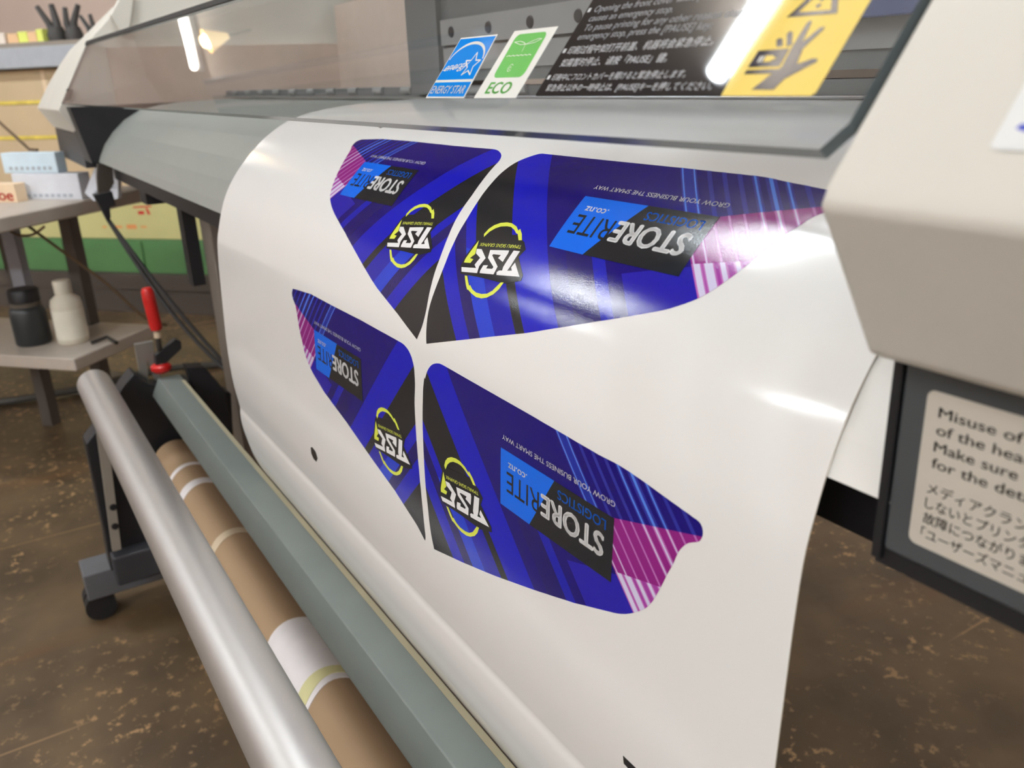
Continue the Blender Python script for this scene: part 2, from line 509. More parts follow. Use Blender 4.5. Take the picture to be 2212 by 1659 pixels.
# ------------------------------------------------------------------ measured outlines
DECAL_OUTLINES = {
    'A': [(-0.7454, 0.3155), (-0.7388, 0.3149), (-0.7321, 0.3143), (-0.7255, 0.3137), (-0.7189, 0.3131), (-0.7123, 0.3126), (-0.7057, 0.3120), (-0.6957, 0.3119), (-0.6857, 0.3118), (-0.6757, 0.3117), (-0.6657, 0.3116), (-0.6557, 0.3115), (-0.6457, 0.3114), (-0.6347, 0.3115), (-0.6238, 0.3116), (-0.6128, 0.3117), (-0.6018, 0.3117), (-0.5909, 0.3118), (-0.5799, 0.3119), (-0.5705, 0.3118), (-0.5611, 0.3117), (-0.5517, 0.3117), (-0.5423, 0.3116), (-0.5329, 0.3115), (-0.5235, 0.3114), (-0.5205, 0.3115), (-0.5175, 0.3118), (-0.5139, 0.3126), (-0.5104, 0.3139), (-0.5072, 0.3152), (-0.5042, 0.3169), (-0.5023, 0.3186), (-0.5007, 0.3206), (-0.4998, 0.3224), (-0.4993, 0.3243), (-0.4987, 0.3291), (-0.4981, 0.3339), (-0.4975, 0.3387), (-0.4969, 0.3434), (-0.4964, 0.3482), (-0.4958, 0.3530), (-0.4956, 0.3558), (-0.4956, 0.3586), (-0.4955, 0.3614), (-0.4953, 0.3647), (-0.4950, 0.3680), (-0.4946, 0.3712), (-0.4941, 0.3745), (-0.4934, 0.3775), (-0.4927, 0.3806), (-0.4919, 0.3836), (-0.4912, 0.3866), (-0.4904, 0.3900), (-0.4896, 0.3934), (-0.4890, 0.3967), (-0.4884, 0.4001), (-0.4881, 0.4032), (-0.4880, 0.4064), (-0.4879, 0.4095), (-0.4877, 0.4126), (-0.4875, 0.4157), (-0.4872, 0.4187), (-0.4870, 0.4217), (-0.4868, 0.4248), (-0.4865, 0.4279), (-0.4862, 0.4311), (-0.4859, 0.4343), (-0.4860, 0.4374), (-0.4863, 0.4406), (-0.4868, 0.4438), (-0.4876, 0.4470), (-0.4888, 0.4501), (-0.4903, 0.4532), (-0.4917, 0.4562), (-0.4972, 0.4545), (-0.5026, 0.4528), (-0.5081, 0.4512), (-0.5135, 0.4495), (-0.5190, 0.4478), (-0.5244, 0.4461), (-0.5302, 0.4445), (-0.5360, 0.4429), (-0.5418, 0.4413), (-0.5476, 0.4397), (-0.5534, 0.4381), (-0.5592, 0.4365), (-0.5625, 0.4356), (-0.5657, 0.4346), (-0.5690, 0.4335), (-0.5722, 0.4324), (-0.5754, 0.4313), (-0.5786, 0.4301), (-0.5844, 0.4279), (-0.5903, 0.4257), (-0.5962, 0.4235), (-0.6021, 0.4213), (-0.6079, 0.4191), (-0.6138, 0.4169), (-0.6192, 0.4149), (-0.6246, 0.4129), (-0.6300, 0.4109), (-0.6354, 0.4090), (-0.6408, 0.4070), (-0.6462, 0.4050), (-0.6503, 0.4037), (-0.6543, 0.4023), (-0.6583, 0.4010), (-0.6624, 0.3997), (-0.6664, 0.3983), (-0.6705, 0.3970), (-0.6741, 0.3958), (-0.6777, 0.3946), (-0.6813, 0.3934), (-0.6848, 0.3921), (-0.6883, 0.3908), (-0.6915, 0.3895), (-0.6947, 0.3882), (-0.6978, 0.3868), (-0.7009, 0.3852), (-0.7044, 0.3834), (-0.7078, 0.3814), (-0.7110, 0.3791), (-0.7132, 0.3770), (-0.7153, 0.3746), (-0.7174, 0.3722), (-0.7197, 0.3693), (-0.7219, 0.3662), (-0.7241, 0.3631), (-0.7258, 0.3605), (-0.7275, 0.3578), (-0.7291, 0.3551), (-0.7306, 0.3524), (-0.7322, 0.3496), (-0.7337, 0.3468), (-0.7352, 0.3439), (-0.7368, 0.3411), (-0.7383, 0.3382), (-0.7399, 0.3354), (-0.7416, 0.3326), (-0.7435, 0.3300), (-0.7458, 0.3281), (-0.7482, 0.3263), (-0.7500, 0.3242), (-0.7508, 0.3217), (-0.7513, 0.3190), (-0.7485, 0.3169)],
    'B': [(-0.4627, 0.3112), (-0.4413, 0.3113), (-0.4198, 0.3115), (-0.3983, 0.3116), (-0.3769, 0.3117), (-0.3554, 0.3118), (-0.3340, 0.3119), (-0.3255, 0.3120), (-0.3170, 0.3121), (-0.3085, 0.3122), (-0.3000, 0.3123), (-0.2915, 0.3124), (-0.2830, 0.3125), (-0.2793, 0.3127), (-0.2755, 0.3131), (-0.2718, 0.3135), (-0.2681, 0.3140), (-0.2644, 0.3145), (-0.2607, 0.3149), (-0.2570, 0.3152), (-0.2533, 0.3156), (-0.2496, 0.3160), (-0.2459, 0.3164), (-0.2429, 0.3167), (-0.2398, 0.3170), (-0.2368, 0.3174), (-0.2337, 0.3179), (-0.2308, 0.3188), (-0.2293, 0.3200), (-0.2278, 0.3214), (-0.2277, 0.3233), (-0.2278, 0.3252), (-0.2288, 0.3270), (-0.2303, 0.3285), (-0.2323, 0.3300), (-0.2343, 0.3314), (-0.2359, 0.3332), (-0.2373, 0.3352), (-0.2386, 0.3377), (-0.2398, 0.3402), (-0.2413, 0.3422), (-0.2427, 0.3442), (-0.2441, 0.3472), (-0.2453, 0.3502), (-0.2465, 0.3530), (-0.2477, 0.3558), (-0.2489, 0.3586), (-0.2502, 0.3613), (-0.2519, 0.3647), (-0.2537, 0.3680), (-0.2557, 0.3712), (-0.2578, 0.3743), (-0.2597, 0.3769), (-0.2618, 0.3793), (-0.2641, 0.3816), (-0.2662, 0.3833), (-0.2685, 0.3849), (-0.2708, 0.3864), (-0.2742, 0.3884), (-0.2778, 0.3904), (-0.2814, 0.3921), (-0.2851, 0.3936), (-0.2887, 0.3950), (-0.2923, 0.3964), (-0.2960, 0.3978), (-0.2996, 0.3992), (-0.3032, 0.4005), (-0.3068, 0.4019), (-0.3124, 0.4039), (-0.3179, 0.4058), (-0.3234, 0.4077), (-0.3289, 0.4097), (-0.3344, 0.4116), (-0.3399, 0.4136), (-0.3452, 0.4154), (-0.3506, 0.4172), (-0.3559, 0.4190), (-0.3613, 0.4209), (-0.3666, 0.4227), (-0.3720, 0.4245), (-0.3896, 0.4297), (-0.4072, 0.4349), (-0.4249, 0.4402), (-0.4425, 0.4454), (-0.4602, 0.4506), (-0.4778, 0.4558), (-0.4788, 0.4536), (-0.4797, 0.4513), (-0.4807, 0.4482), (-0.4815, 0.4450), (-0.4820, 0.4421), (-0.4824, 0.4391), (-0.4826, 0.4361), (-0.4825, 0.4330), (-0.4822, 0.4299), (-0.4818, 0.4269), (-0.4812, 0.4235), (-0.4806, 0.4202), (-0.4801, 0.4168), (-0.4796, 0.4131), (-0.4793, 0.4093), (-0.4791, 0.4055), (-0.4792, 0.4023), (-0.4795, 0.3992), (-0.4799, 0.3960), (-0.4802, 0.3928), (-0.4805, 0.3897), (-0.4809, 0.3866), (-0.4813, 0.3835), (-0.4816, 0.3804), (-0.4817, 0.3769), (-0.4818, 0.3734), (-0.4820, 0.3699), (-0.4825, 0.3662), (-0.4830, 0.3625), (-0.4835, 0.3588), (-0.4839, 0.3552), (-0.4843, 0.3516), (-0.4844, 0.3485), (-0.4844, 0.3453), (-0.4843, 0.3422), (-0.4842, 0.3388), (-0.4840, 0.3354), (-0.4834, 0.3321), (-0.4825, 0.3288), (-0.4813, 0.3256), (-0.4797, 0.3226), (-0.4773, 0.3198), (-0.4744, 0.3172), (-0.4713, 0.3151), (-0.4686, 0.3133), (-0.4657, 0.3118)],
    'C': [(-0.7391, 0.4676), (-0.7354, 0.4672), (-0.7316, 0.4668), (-0.7278, 0.4665), (-0.7218, 0.4660), (-0.7158, 0.4655), (-0.7098, 0.4651), (-0.7037, 0.4646), (-0.6977, 0.4641), (-0.6917, 0.4636), (-0.6886, 0.4636), (-0.6855, 0.4637), (-0.6788, 0.4637), (-0.6720, 0.4637), (-0.6652, 0.4637), (-0.6585, 0.4637), (-0.6517, 0.4637), (-0.6449, 0.4637), (-0.6346, 0.4636), (-0.6244, 0.4635), (-0.6141, 0.4634), (-0.6038, 0.4633), (-0.5936, 0.4632), (-0.5833, 0.4631), (-0.5723, 0.4632), (-0.5614, 0.4633), (-0.5504, 0.4634), (-0.5395, 0.4634), (-0.5285, 0.4635), (-0.5176, 0.4636), (-0.5149, 0.4636), (-0.5122, 0.4637), (-0.5096, 0.4640), (-0.5068, 0.4647), (-0.5041, 0.4655), (-0.5015, 0.4667), (-0.4994, 0.4681), (-0.4975, 0.4697), (-0.4956, 0.4721), (-0.4941, 0.4746), (-0.4932, 0.4773), (-0.4928, 0.4801), (-0.4924, 0.4829), (-0.4922, 0.4865), (-0.4924, 0.4902), (-0.4928, 0.4939), (-0.4932, 0.4975), (-0.4934, 0.5012), (-0.4933, 0.5049), (-0.4932, 0.5086), (-0.4930, 0.5123), (-0.4928, 0.5157), (-0.4926, 0.5192), (-0.4923, 0.5226), (-0.4921, 0.5261), (-0.4917, 0.5295), (-0.4913, 0.5329), (-0.4909, 0.5366), (-0.4904, 0.5403), (-0.4899, 0.5440), (-0.4894, 0.5477), (-0.4890, 0.5514), (-0.4885, 0.5551), (-0.4881, 0.5585), (-0.4876, 0.5619), (-0.4872, 0.5653), (-0.4868, 0.5686), (-0.4864, 0.5720), (-0.4860, 0.5754), (-0.4856, 0.5794), (-0.4852, 0.5833), (-0.4848, 0.5873), (-0.4845, 0.5913), (-0.4841, 0.5948), (-0.4842, 0.5982), (-0.4847, 0.5996), (-0.4853, 0.6009), (-0.4881, 0.5992), (-0.4909, 0.5974), (-0.4938, 0.5957), (-0.4967, 0.5941), (-0.4997, 0.5928), (-0.5050, 0.5909), (-0.5103, 0.5890), (-0.5157, 0.5870), (-0.5210, 0.5851), (-0.5263, 0.5832), (-0.5316, 0.5812), (-0.5385, 0.5794), (-0.5454, 0.5776), (-0.5523, 0.5758), (-0.5591, 0.5740), (-0.5660, 0.5722), (-0.5729, 0.5704), (-0.5812, 0.5681), (-0.5896, 0.5657), (-0.5979, 0.5634), (-0.6062, 0.5610), (-0.6146, 0.5586), (-0.6229, 0.5563), (-0.6308, 0.5544), (-0.6387, 0.5525), (-0.6467, 0.5507), (-0.6546, 0.5488), (-0.6625, 0.5469), (-0.6704, 0.5450), (-0.6742, 0.5436), (-0.6781, 0.5421), (-0.6819, 0.5407), (-0.6858, 0.5392), (-0.6896, 0.5378), (-0.6934, 0.5363), (-0.6967, 0.5350), (-0.6999, 0.5334), (-0.7030, 0.5316), (-0.7060, 0.5297), (-0.7090, 0.5276), (-0.7118, 0.5252), (-0.7144, 0.5226), (-0.7165, 0.5194), (-0.7183, 0.5159), (-0.7200, 0.5124), (-0.7217, 0.5095), (-0.7234, 0.5065), (-0.7249, 0.5035), (-0.7263, 0.5000), (-0.7274, 0.4964), (-0.7285, 0.4928), (-0.7296, 0.4892), (-0.7308, 0.4855), (-0.7324, 0.4822), (-0.7351, 0.4797), (-0.7383, 0.4775), (-0.7406, 0.4747), (-0.7411, 0.4733), (-0.7415, 0.4718), (-0.7403, 0.4697)],
    'D': [(-0.4618, 0.4646), (-0.4580, 0.4638), (-0.4541, 0.4636), (-0.4396, 0.4638), (-0.4252, 0.4641), (-0.4107, 0.4643), (-0.3963, 0.4645), (-0.3818, 0.4647), (-0.3674, 0.4649), (-0.3612, 0.4650), (-0.3551, 0.4651), (-0.3490, 0.4652), (-0.3429, 0.4654), (-0.3368, 0.4655), (-0.3307, 0.4656), (-0.3254, 0.4657), (-0.3201, 0.4658), (-0.3148, 0.4660), (-0.3095, 0.4661), (-0.3042, 0.4662), (-0.2989, 0.4663), (-0.2951, 0.4664), (-0.2914, 0.4663), (-0.2876, 0.4662), (-0.2839, 0.4661), (-0.2801, 0.4661), (-0.2762, 0.4663), (-0.2723, 0.4665), (-0.2684, 0.4669), (-0.2645, 0.4672), (-0.2606, 0.4676), (-0.2571, 0.4680), (-0.2537, 0.4684), (-0.2502, 0.4688), (-0.2467, 0.4692), (-0.2433, 0.4696), (-0.2400, 0.4699), (-0.2368, 0.4703), (-0.2335, 0.4706), (-0.2303, 0.4710), (-0.2287, 0.4711), (-0.2271, 0.4714), (-0.2259, 0.4720), (-0.2250, 0.4729), (-0.2245, 0.4738), (-0.2242, 0.4749), (-0.2241, 0.4761), (-0.2243, 0.4773), (-0.2248, 0.4786), (-0.2255, 0.4797), (-0.2266, 0.4806), (-0.2280, 0.4813), (-0.2298, 0.4823), (-0.2316, 0.4834), (-0.2331, 0.4848), (-0.2344, 0.4863), (-0.2357, 0.4881), (-0.2368, 0.4900), (-0.2380, 0.4930), (-0.2390, 0.4961), (-0.2402, 0.4989), (-0.2415, 0.5017), (-0.2428, 0.5044), (-0.2438, 0.5070), (-0.2448, 0.5095), (-0.2459, 0.5120), (-0.2473, 0.5151), (-0.2488, 0.5183), (-0.2506, 0.5218), (-0.2527, 0.5251), (-0.2547, 0.5276), (-0.2570, 0.5299), (-0.2595, 0.5320), (-0.2623, 0.5343), (-0.2654, 0.5365), (-0.2685, 0.5385), (-0.2713, 0.5400), (-0.2742, 0.5414), (-0.2771, 0.5426), (-0.2801, 0.5437), (-0.2849, 0.5455), (-0.2897, 0.5473), (-0.2945, 0.5491), (-0.2993, 0.5509), (-0.3041, 0.5527), (-0.3089, 0.5545), (-0.3153, 0.5565), (-0.3216, 0.5586), (-0.3279, 0.5607), (-0.3343, 0.5627), (-0.3406, 0.5648), (-0.3470, 0.5668), (-0.3539, 0.5689), (-0.3608, 0.5710), (-0.3678, 0.5731), (-0.3747, 0.5752), (-0.3816, 0.5773), (-0.3886, 0.5794), (-0.3955, 0.5813), (-0.4024, 0.5832), (-0.4094, 0.5851), (-0.4163, 0.5869), (-0.4232, 0.5888), (-0.4301, 0.5907), (-0.4370, 0.5924), (-0.4439, 0.5941), (-0.4507, 0.5958), (-0.4576, 0.5975), (-0.4644, 0.5992), (-0.4713, 0.6009), (-0.4722, 0.5982), (-0.4731, 0.5956), (-0.4740, 0.5927), (-0.4747, 0.5898), (-0.4753, 0.5868), (-0.4759, 0.5839), (-0.4765, 0.5803), (-0.4769, 0.5766), (-0.4773, 0.5730), (-0.4778, 0.5693), (-0.4783, 0.5662), (-0.4788, 0.5630), (-0.4793, 0.5599), (-0.4798, 0.5567), (-0.4801, 0.5531), (-0.4804, 0.5495), (-0.4807, 0.5458), (-0.4809, 0.5422), (-0.4811, 0.5389), (-0.4812, 0.5355), (-0.4814, 0.5321), (-0.4815, 0.5288), (-0.4816, 0.5254), (-0.4817, 0.5220), (-0.4818, 0.5186), (-0.4819, 0.5153), (-0.4818, 0.5119), (-0.4817, 0.5083), (-0.4815, 0.5047), (-0.4813, 0.5011), (-0.4810, 0.4974), (-0.4807, 0.4935), (-0.4804, 0.4895), (-0.4799, 0.4855), (-0.4791, 0.4818), (-0.4782, 0.4782), (-0.4778, 0.4787), (-0.4774, 0.4793), (-0.4760, 0.4763), (-0.4745, 0.4734), (-0.4722, 0.4706), (-0.4696, 0.4682), (-0.4672, 0.4667), (-0.4645, 0.4655)],
}
BADGE = {
    'G': [(28.30, 90.79), (44.38, 88.60), (41.37, 87.00), (43.67, 81.99), (36.88, 80.01), (35.39, 77.22), (40.57, 76.57), (49.45, 81.14), (46.86, 86.95), (47.82, 91.27), (30.43, 93.47)],
    'BOLT': [(32.58, 71.74), (36.43, 80.72), (33.07, 83.91), (37.34, 84.00), (36.05, 86.69), (28.62, 87.65), (28.48, 85.19)],
    'S': [(49.82, 75.68), (68.45, 72.89), (69.04, 74.63), (68.25, 80.51), (61.80, 79.02), (63.15, 76.85), (55.27, 77.56), (54.38, 78.33), (65.58, 83.95), (65.10, 89.04), (50.51, 90.79), (49.98, 89.41), (50.70, 85.68), (55.38, 84.86), (55.03, 87.01), (61.24, 86.21), (61.76, 84.93), (51.69, 80.64)],
    'T': [(72.87, 72.28), (78.93, 71.63), (77.61, 81.52), (76.56, 84.63), (81.01, 83.82), (78.85, 82.17), (80.18, 78.82), (90.51, 85.79), (68.22, 88.82), (67.22, 87.19), (68.76, 85.92), (71.87, 85.37), (71.10, 83.26)],
    'PANEL': [(31.24, 70.63), (33.79, 67.60), (67.41, 62.41), (77.99, 65.77), (83.20, 69.81), (80.74, 75.04), (93.04, 84.47), (93.70, 87.72), (79.57, 92.08), (54.41, 93.03), (29.87, 94.77), (26.54, 90.48), (26.99, 84.18)],
    'ARC_TOP': [(35.69, 68.95), (33.99, 66.92), (35.66, 62.98), (38.87, 59.81), (43.83, 57.39), (49.90, 56.17), (54.98, 56.10), (61.45, 57.47), (65.75, 59.76), (66.34, 58.37), (70.97, 61.22), (74.69, 65.05), (71.64, 65.54), (67.13, 61.82), (65.57, 61.74), (61.29, 59.79), (56.46, 58.54), (51.98, 58.68), (46.27, 59.72), (41.96, 61.72), (38.39, 64.58)],
    'ARC_LOW': [(35.57, 94.96), (38.48, 94.73), (41.75, 97.69), (44.33, 99.85), (45.45, 99.35), (49.18, 101.26), (54.23, 102.30), (60.56, 102.04), (66.09, 100.74), (70.56, 98.02), (75.51, 92.00), (78.39, 91.57), (76.37, 96.06), (72.76, 99.83), (67.40, 102.84), (62.05, 104.46), (55.81, 104.84), (49.63, 103.76), (44.85, 102.37), (43.84, 102.56), (40.46, 99.98)],
}
SHEET_PROFILE = [(0.6200, -0.0250), (0.5000, -0.0250), (0.4211, -0.0268), (0.3703, -0.0312), (0.3305, -0.0399), (0.2987, -0.0566), (0.2718, -0.0799), (0.2527, -0.1025), (0.2407, -0.1240), (0.2317, -0.1503), (0.2263, -0.1770), (0.2225, -0.2346), (0.2200, -0.2900), (0.2203, -0.3300), (0.2232, -0.3600), (0.2240, -0.3680), (0.2230, -0.3760), (0.2232, -0.3900), (0.2260, -0.4080), (0.2330, -0.4380), (0.2480, -0.4720), (0.2720, -0.5020), (0.2950, -0.5600)]
MARKS = [[(-0.7544, 0.2932), (-0.7536, 0.2890), (-0.7424, 0.2861), (-0.7391, 0.2902), (-0.7413, 0.2961)], [(-0.2673, 0.6215), (-0.2669, 0.6266), (-0.2568, 0.6273), (-0.2495, 0.6214)], [(-0.7242, 0.6151), (-0.7186, 0.6131), (-0.7106, 0.6148), (-0.7076, 0.6203), (-0.7133, 0.6262), (-0.7207, 0.6261), (-0.7255, 0.6222)], ]
LAMPS = [(-4.0, 1.21), (-6.9, 1.21), (1.8, 1.21), (-6.04, 5.62), (0.9, 5.62), (-4.0, -3.2), (-1.1, -3.2), (1.8, -3.2), (-5.0, -0.55), (-1.3, -1.9)]  # the last is an unseen lamp, added to light the sheet's front
# ------------------------------------------------------------------ the room
def rplate(name, a0, a1, b0, b1, z0, z1, m):
    mb = MB(); mb.rbox(a0, a1, b0, b1, z0, z1)
    return struct(mb.build(name, m))
F = -EYE
CEIL = 1.90
rplate('floor', -9.0, 5.0, -4.6, 7.5, F - 0.05, F, 'floor')
rplate('ceiling', -9.0, 5.0, -4.6, 7.5, CEIL, CEIL + 0.05, 'ceiling_beige')
rplate('wall_back', -9.0, 5.0, 7.5, 7.6, F, CEIL, 'wall_beige')
rplate('wall_front', -9.0, 5.0, -4.7, -4.6, F, CEIL, 'wall_beige')
rplate('wall_left', -9.1, -9.0, -4.6, 7.5, F, CEIL, 'wall_beige')
rplate('wall_right', 5.0, 5.1, -4.6, 7.5, F, CEIL, 'wall_beige')
def cplate(name, o0, o1, m, z0):     # ceiling runs, nearly along the printer
    mb = MB()
    def q(x, o, z): return Vector((x, 0.110 + 0.0567 * x + o, z))
    mb.hexa([q(-8.6, o0, z0), q(-3.5, o0, z0), q(-3.5, o1, z0), q(-8.6, o1, z0), q(-8.6, o0, CEIL), q(-3.5, o0, CEIL), q(-3.5, o1, CEIL), q(-8.6, o1, CEIL)])
    return struct(mb.build(name, m))
cplate('trim_1', -0.035, 0.0, 'trim_blue_grey', 1.80)
cplate('trim_2', -0.13, -0.035, 'trim_pink', 1.81)
cplate('trim_3', -0.20, -0.13, 'trim_olive', 1.82)
cplate('trim_4', -0.235, -0.20, 'trim_pink', 1.81)
cplate('trim_5', -0.33, -0.235, 'trim_olive', 1.82)

def make_lamp(a, b):
    t = thing('fluorescent_lamp', 'long white fluorescent batten lamp hanging under the beige ceiling', 'lamp', R(a, b, 1.76), 'ceiling batten lamps')
    m = MB()
    m.rbox(a - 0.63, a + 0.63, b - 0.035, b + 0.035, 1.832, 1.875)
    m.build('batten_housing', 'lamp_housing', t)
    for s in (-1, 1):
        m = MB(); m.rbox(a + s * 0.6 - 0.012, a + s * 0.6 + 0.012, b - 0.02, b + 0.02, 1.785, 1.83)
        m.build('lamp_holder', 'lamp_housing', t)
    m = MB(); m.tube([R(a - 0.6, b, 1.795), R(a + 0.6, b, 1.795)], 0.030, 16)
    m.build('glowing_tube', 'tube_glow', t, smooth=True)
    for s in (-1, 1):
        m = MB()
        m.rbox(a + s * 0.4 - 0.01, a + s * 0.4 + 0.01, b - 0.01, b + 0.01, 1.875, CEIL)
        m.build('hanger', 'lamp_housing', t)
    return t
def copy_tree(o, parent=None):
    c = o.copy(); COL.objects.link(c)
    if parent is not None: c.parent = parent
    for ch in list(o.children): copy_tree(ch, c)
    return c
lamp0 = make_lamp(-1.11, 1.21)
for a, b in LAMPS:
    c = copy_tree(lamp0)
    if 5 < b < 6:
        for ch in c.children:
            if ch.name.startswith('glowing_tube'):
                ch.material_slots[0].link = 'OBJECT'
                ch.material_slots[0].material = M['tube_glow_dim']
    c.location = R(a, b, 1.76) + OFF

PL = Vector((-6.9, -0.025, 1.55))
t = thing('pendant_lamp', 'small warm pendant lamp mirrored in the clear cover below the bright tube', 'lamp', PL - Vector((0, 0, 0.045)))
m = MB(); m.lathe(PL, [(0.0, 0.045), (0.03, 0.035), (0.045, 0.0), (0.03, -0.035), (0.0, -0.045)], 16)
m.build('bulb', 'bulb_glow', t, smooth=True)
m = MB(); m.lathe(PL, [(0.018, 0.17), (0.075, 0.0), (0.072, 0.0), (0.015, 0.17)], 20)
m.build('lamp_shade', 'shade_amber', t, smooth=True)
m = MB(); m.tube([PL + Vector((0, 0, 0.04)), PL + Vector((0, 0, CEIL - 1.55))], 0.006, 8)
m.build('cord', 'cable_black', t)

# ------------------------------------------------------------------ the printer
PR = thing('wide_format_printer', 'cream and grey wide format printer with a clear front cover and stand', 'printer', (-1.0, 0.45, F))

# paper path profile shared by the apron and the sheet
def catmull(P, n):
    out = []
    for i in range(len(P) - 1):
        p0, p1, p2, p3 = P[max(i - 1, 0)], P[i], P[i + 1], P[min(i + 2, len(P) - 1)]
        for k in range(n):
            t = k / n
            out.append(tuple(.5 * (2 * b + (c - a) * t + (2 * a - 5 * b + 4 * c - d) * t * t + (-a + 3 * b - 3 * c + d) * t ** 3) for a, b, c, d in zip(p0, p1, p2, p3)))
    out.append(P[-1])
    return out
FP = catmull(SHEET_PROFILE, 6)
TT = [0.0]
for i in range(len(FP) - 1):
    TT.append(TT[-1] + math.hypot(FP[i + 1][0] - FP[i][0], FP[i + 1][1] - FP[i][1]))
FN = []
for i in range(len(FP)):
    a = FP[max(i - 1, 0)]; b = FP[min(i + 1, len(FP) - 1)]
    d = Vector((0, b[0] - a[0], b[1] - a[1])).normalized()
    FN.append(Vector((0, d.z, -d.y)))          # points to the front / up
if FN[3].z < 0: FN = [-n for n in FN]
def sheet_surf(s, t, h):
    lo, hi = 0, len(TT) - 2
    while lo < hi:
        mid = (lo + hi + 1) // 2
        if TT[mid] <= t: lo = mid
        else: hi = mid - 1
    k = min(max((t - TT[lo]) / (TT[lo + 1] - TT[lo]), 0), 1)
    n = (FN[lo] * (1 - k) + FN[lo + 1] * k).normalized()
    y = FP[lo][0] + (FP[lo + 1][0] - FP[lo][0]) * k
    z = FP[lo][1] + (FP[lo + 1][1] - FP[lo][1]) * k
    return Vector((s, y, z)) + n * h, n

# apron: folded sheet metal under the paper path
AP = [(y, z) for y, z in SHEET_PROFILE if z > -0.14]
G = 0.0022
top = []
pts = SHEET_PROFILE
for i in (0, 2, 3, 4, 5, 6, 7, 8):
    j = i
    a = pts[max(j - 1, 0)]; b = pts[j + 1]
    d = Vector((0, b[0] - a[0], b[1] - a[1])).normalized()
    n = Vector((0, d.z, -d.y))
    if n.z < 0: n = -n
    top.append((pts[j][0] - n.y * G, pts[j][1] - n.z * G))
top.append((0.2375, -0.1370))
under = [(0.250, -0.1370), (0.262, -0.120), (0.30, -0.085), (0.40, -0.05), (0.62, -0.045)]
m = MB(); m.prism(top + under, -1.955, -0.10)
m.build('apron', 'grey_apron', PR)
ec = [(y - 0.0006, z + 0.0007) for y, z in top[2:-1]] + [(0.2362, -0.1385), (0.252, -0.1385), (0.262, -0.120), (0.30, -0.09)]
m = MB(); m.prism(ec, -0.215, -0.105)
m.build('apron_white_end', 'apron_white', PR)  # right end of the apron, laid over in a whiter colour
m = MB(); m.box(-1.96, 0.45, 0.262, 0.80, -0.172, -0.139)
m.build('chassis', 'chassis_black', PR)
m = MB(); m.prism([(0.205, -0.03), (0.80, -0.03), (0.80, -0.139), (0.225, -0.139)], -2.0575, -1.956)
m.build('apron_end_plate', 'chassis_black', PR)

# end housings, both ends share one profile
HP = [(0.189, -0.036), (0.1925, -0.029), (0.2655, 0.0855), (0.345, 0.165), (0.56, 0.205), (0.86, 0.205), (0.88, -0.085), (0.2235, -0.085), (0.2165, -0.082)]
HL = [(0.189, -0.036), (0.1925, -0.029), (0.262, 0.0855), (0.345, 0.165), (0.56, 0.205), (0.86, 0.205), (0.88, -0.085), (0.2235, -0.085), (0.2165, -0.082)]
HR = [(0.189, -0.036), (0.1915, -0.030), (0.284, 0.0855), (0.345, 0.165), (0.56, 0.205), (0.86, 0.205), (0.88, -0.085), (0.2235, -0.085), (0.2165, -0.082)]
m = MB(); m.prism(HR, -0.1515, 0.50)
m.build('end_housing', 'cream_plastic', PR, bevel=0.0025)
HL = [(0.189, -0.036), (0.1925, -0.029), (0.222, 0.0195), (0.248, 0.0625), (0.262, 0.0855), (0.345, 0.165), (0.56, 0.205), (0.86, 0.205), (0.88, -0.085), (0.2235, -0.085), (0.2165, -0.082)]
XL = [-2.50, -2.49, -2.46, -2.37, -2.29, -2.14, -2.13, -2.13, -2.50, -2.50, -2.50]
m = MB(); m.prism(HL, -2.50, -2.02)
for i_, x_ in enumerate(XL):
    m.v[i_].x = x_
m.build('end_housing', 'cream_plastic', PR, bevel=0.0025)
for x0, x1, y0 in ((-0.15, 0.50, 0.235), (-2.55, -2.058, 0.2235)):
    m = MB(); m.box(x0, x1, y0, 0.80, -0.155, -0.086)
    m.build('lower_panel', 'dark_panel' if x0 > -1 else 'mount_dark', PR, bevel=0.0015)
m = MB(); m.box(-0.1535, -0.1503, 0.2345, 0.262, -0.159, -0.086); m.box(-0.1535, 0.5, 0.237, 0.262, -0.162, -0.1555)
m.build('panel_lip', 'black_plastic', PR)
m = MB(); m.prism([(0.335, 0.10), (0.35, 0.118), (0.372, 0.186), (0.352, 0.188), (0.318, 0.14)], -2.03, -2.005)
m.build('hinge_bracket', 'cream_plastic', PR, bevel=0.002)
m = MB(); m.prism([(0.204, -0.018), (0.214, -0.016), (0.222, 0.003), (0.213, 0.005)], -2.02, -1.998)
m.build('rubber_bumper', 'black_rubber', PR)

# clear front cover, slightly twisted along its length
CB = (0.1973, -0.0225)
def cover_pt(x, w, h=0.0):
    k = min(max(-x / 2.0, 0), 1.0)
    ty, tz = 0.291 * (1 - k) + 0.263 * k, 0.0935 * (1 - k) + 0.085 * k
    d = Vector((0, ty - CB[0], tz - CB[1])).normalized()
    n = Vector((0, -d.z, d.y))
    return Vector((x, CB[0], CB[1])) + d * w + n * h, n
def cover_surf(x, w, h):
    return cover_pt(x / 1000, w / 1000, h)
CT = 0.0045
WT = 0.131
outline = [(-2.018, 0.0), (-0.1587, 0.0)]
xs = [-2.018 + (2.018 - 0.1587) * i / 24 for i in range(25)]
lowf = [cover_pt(x, 0.0)[0] for x in xs] + [cover_pt(-0.1540, 0.0085)[0]]
topf = [cover_pt(x, WT)[0] for x in xs] + [cover_pt(-0.1528, WT)[0]]
lowb = [cover_pt(x, 0.0, -CT)[0] for x in xs] + [cover_pt(-0.1540, 0.0085, -CT)[0]]
topb = [cover_pt(x, WT, -CT)[0] for x in xs] + [cover_pt(-0.1528, WT, -CT)[0]]
m = MB()
m.quadstrip(lowf, topf, 0)
m.quadstrip(topb, lowb, 1)
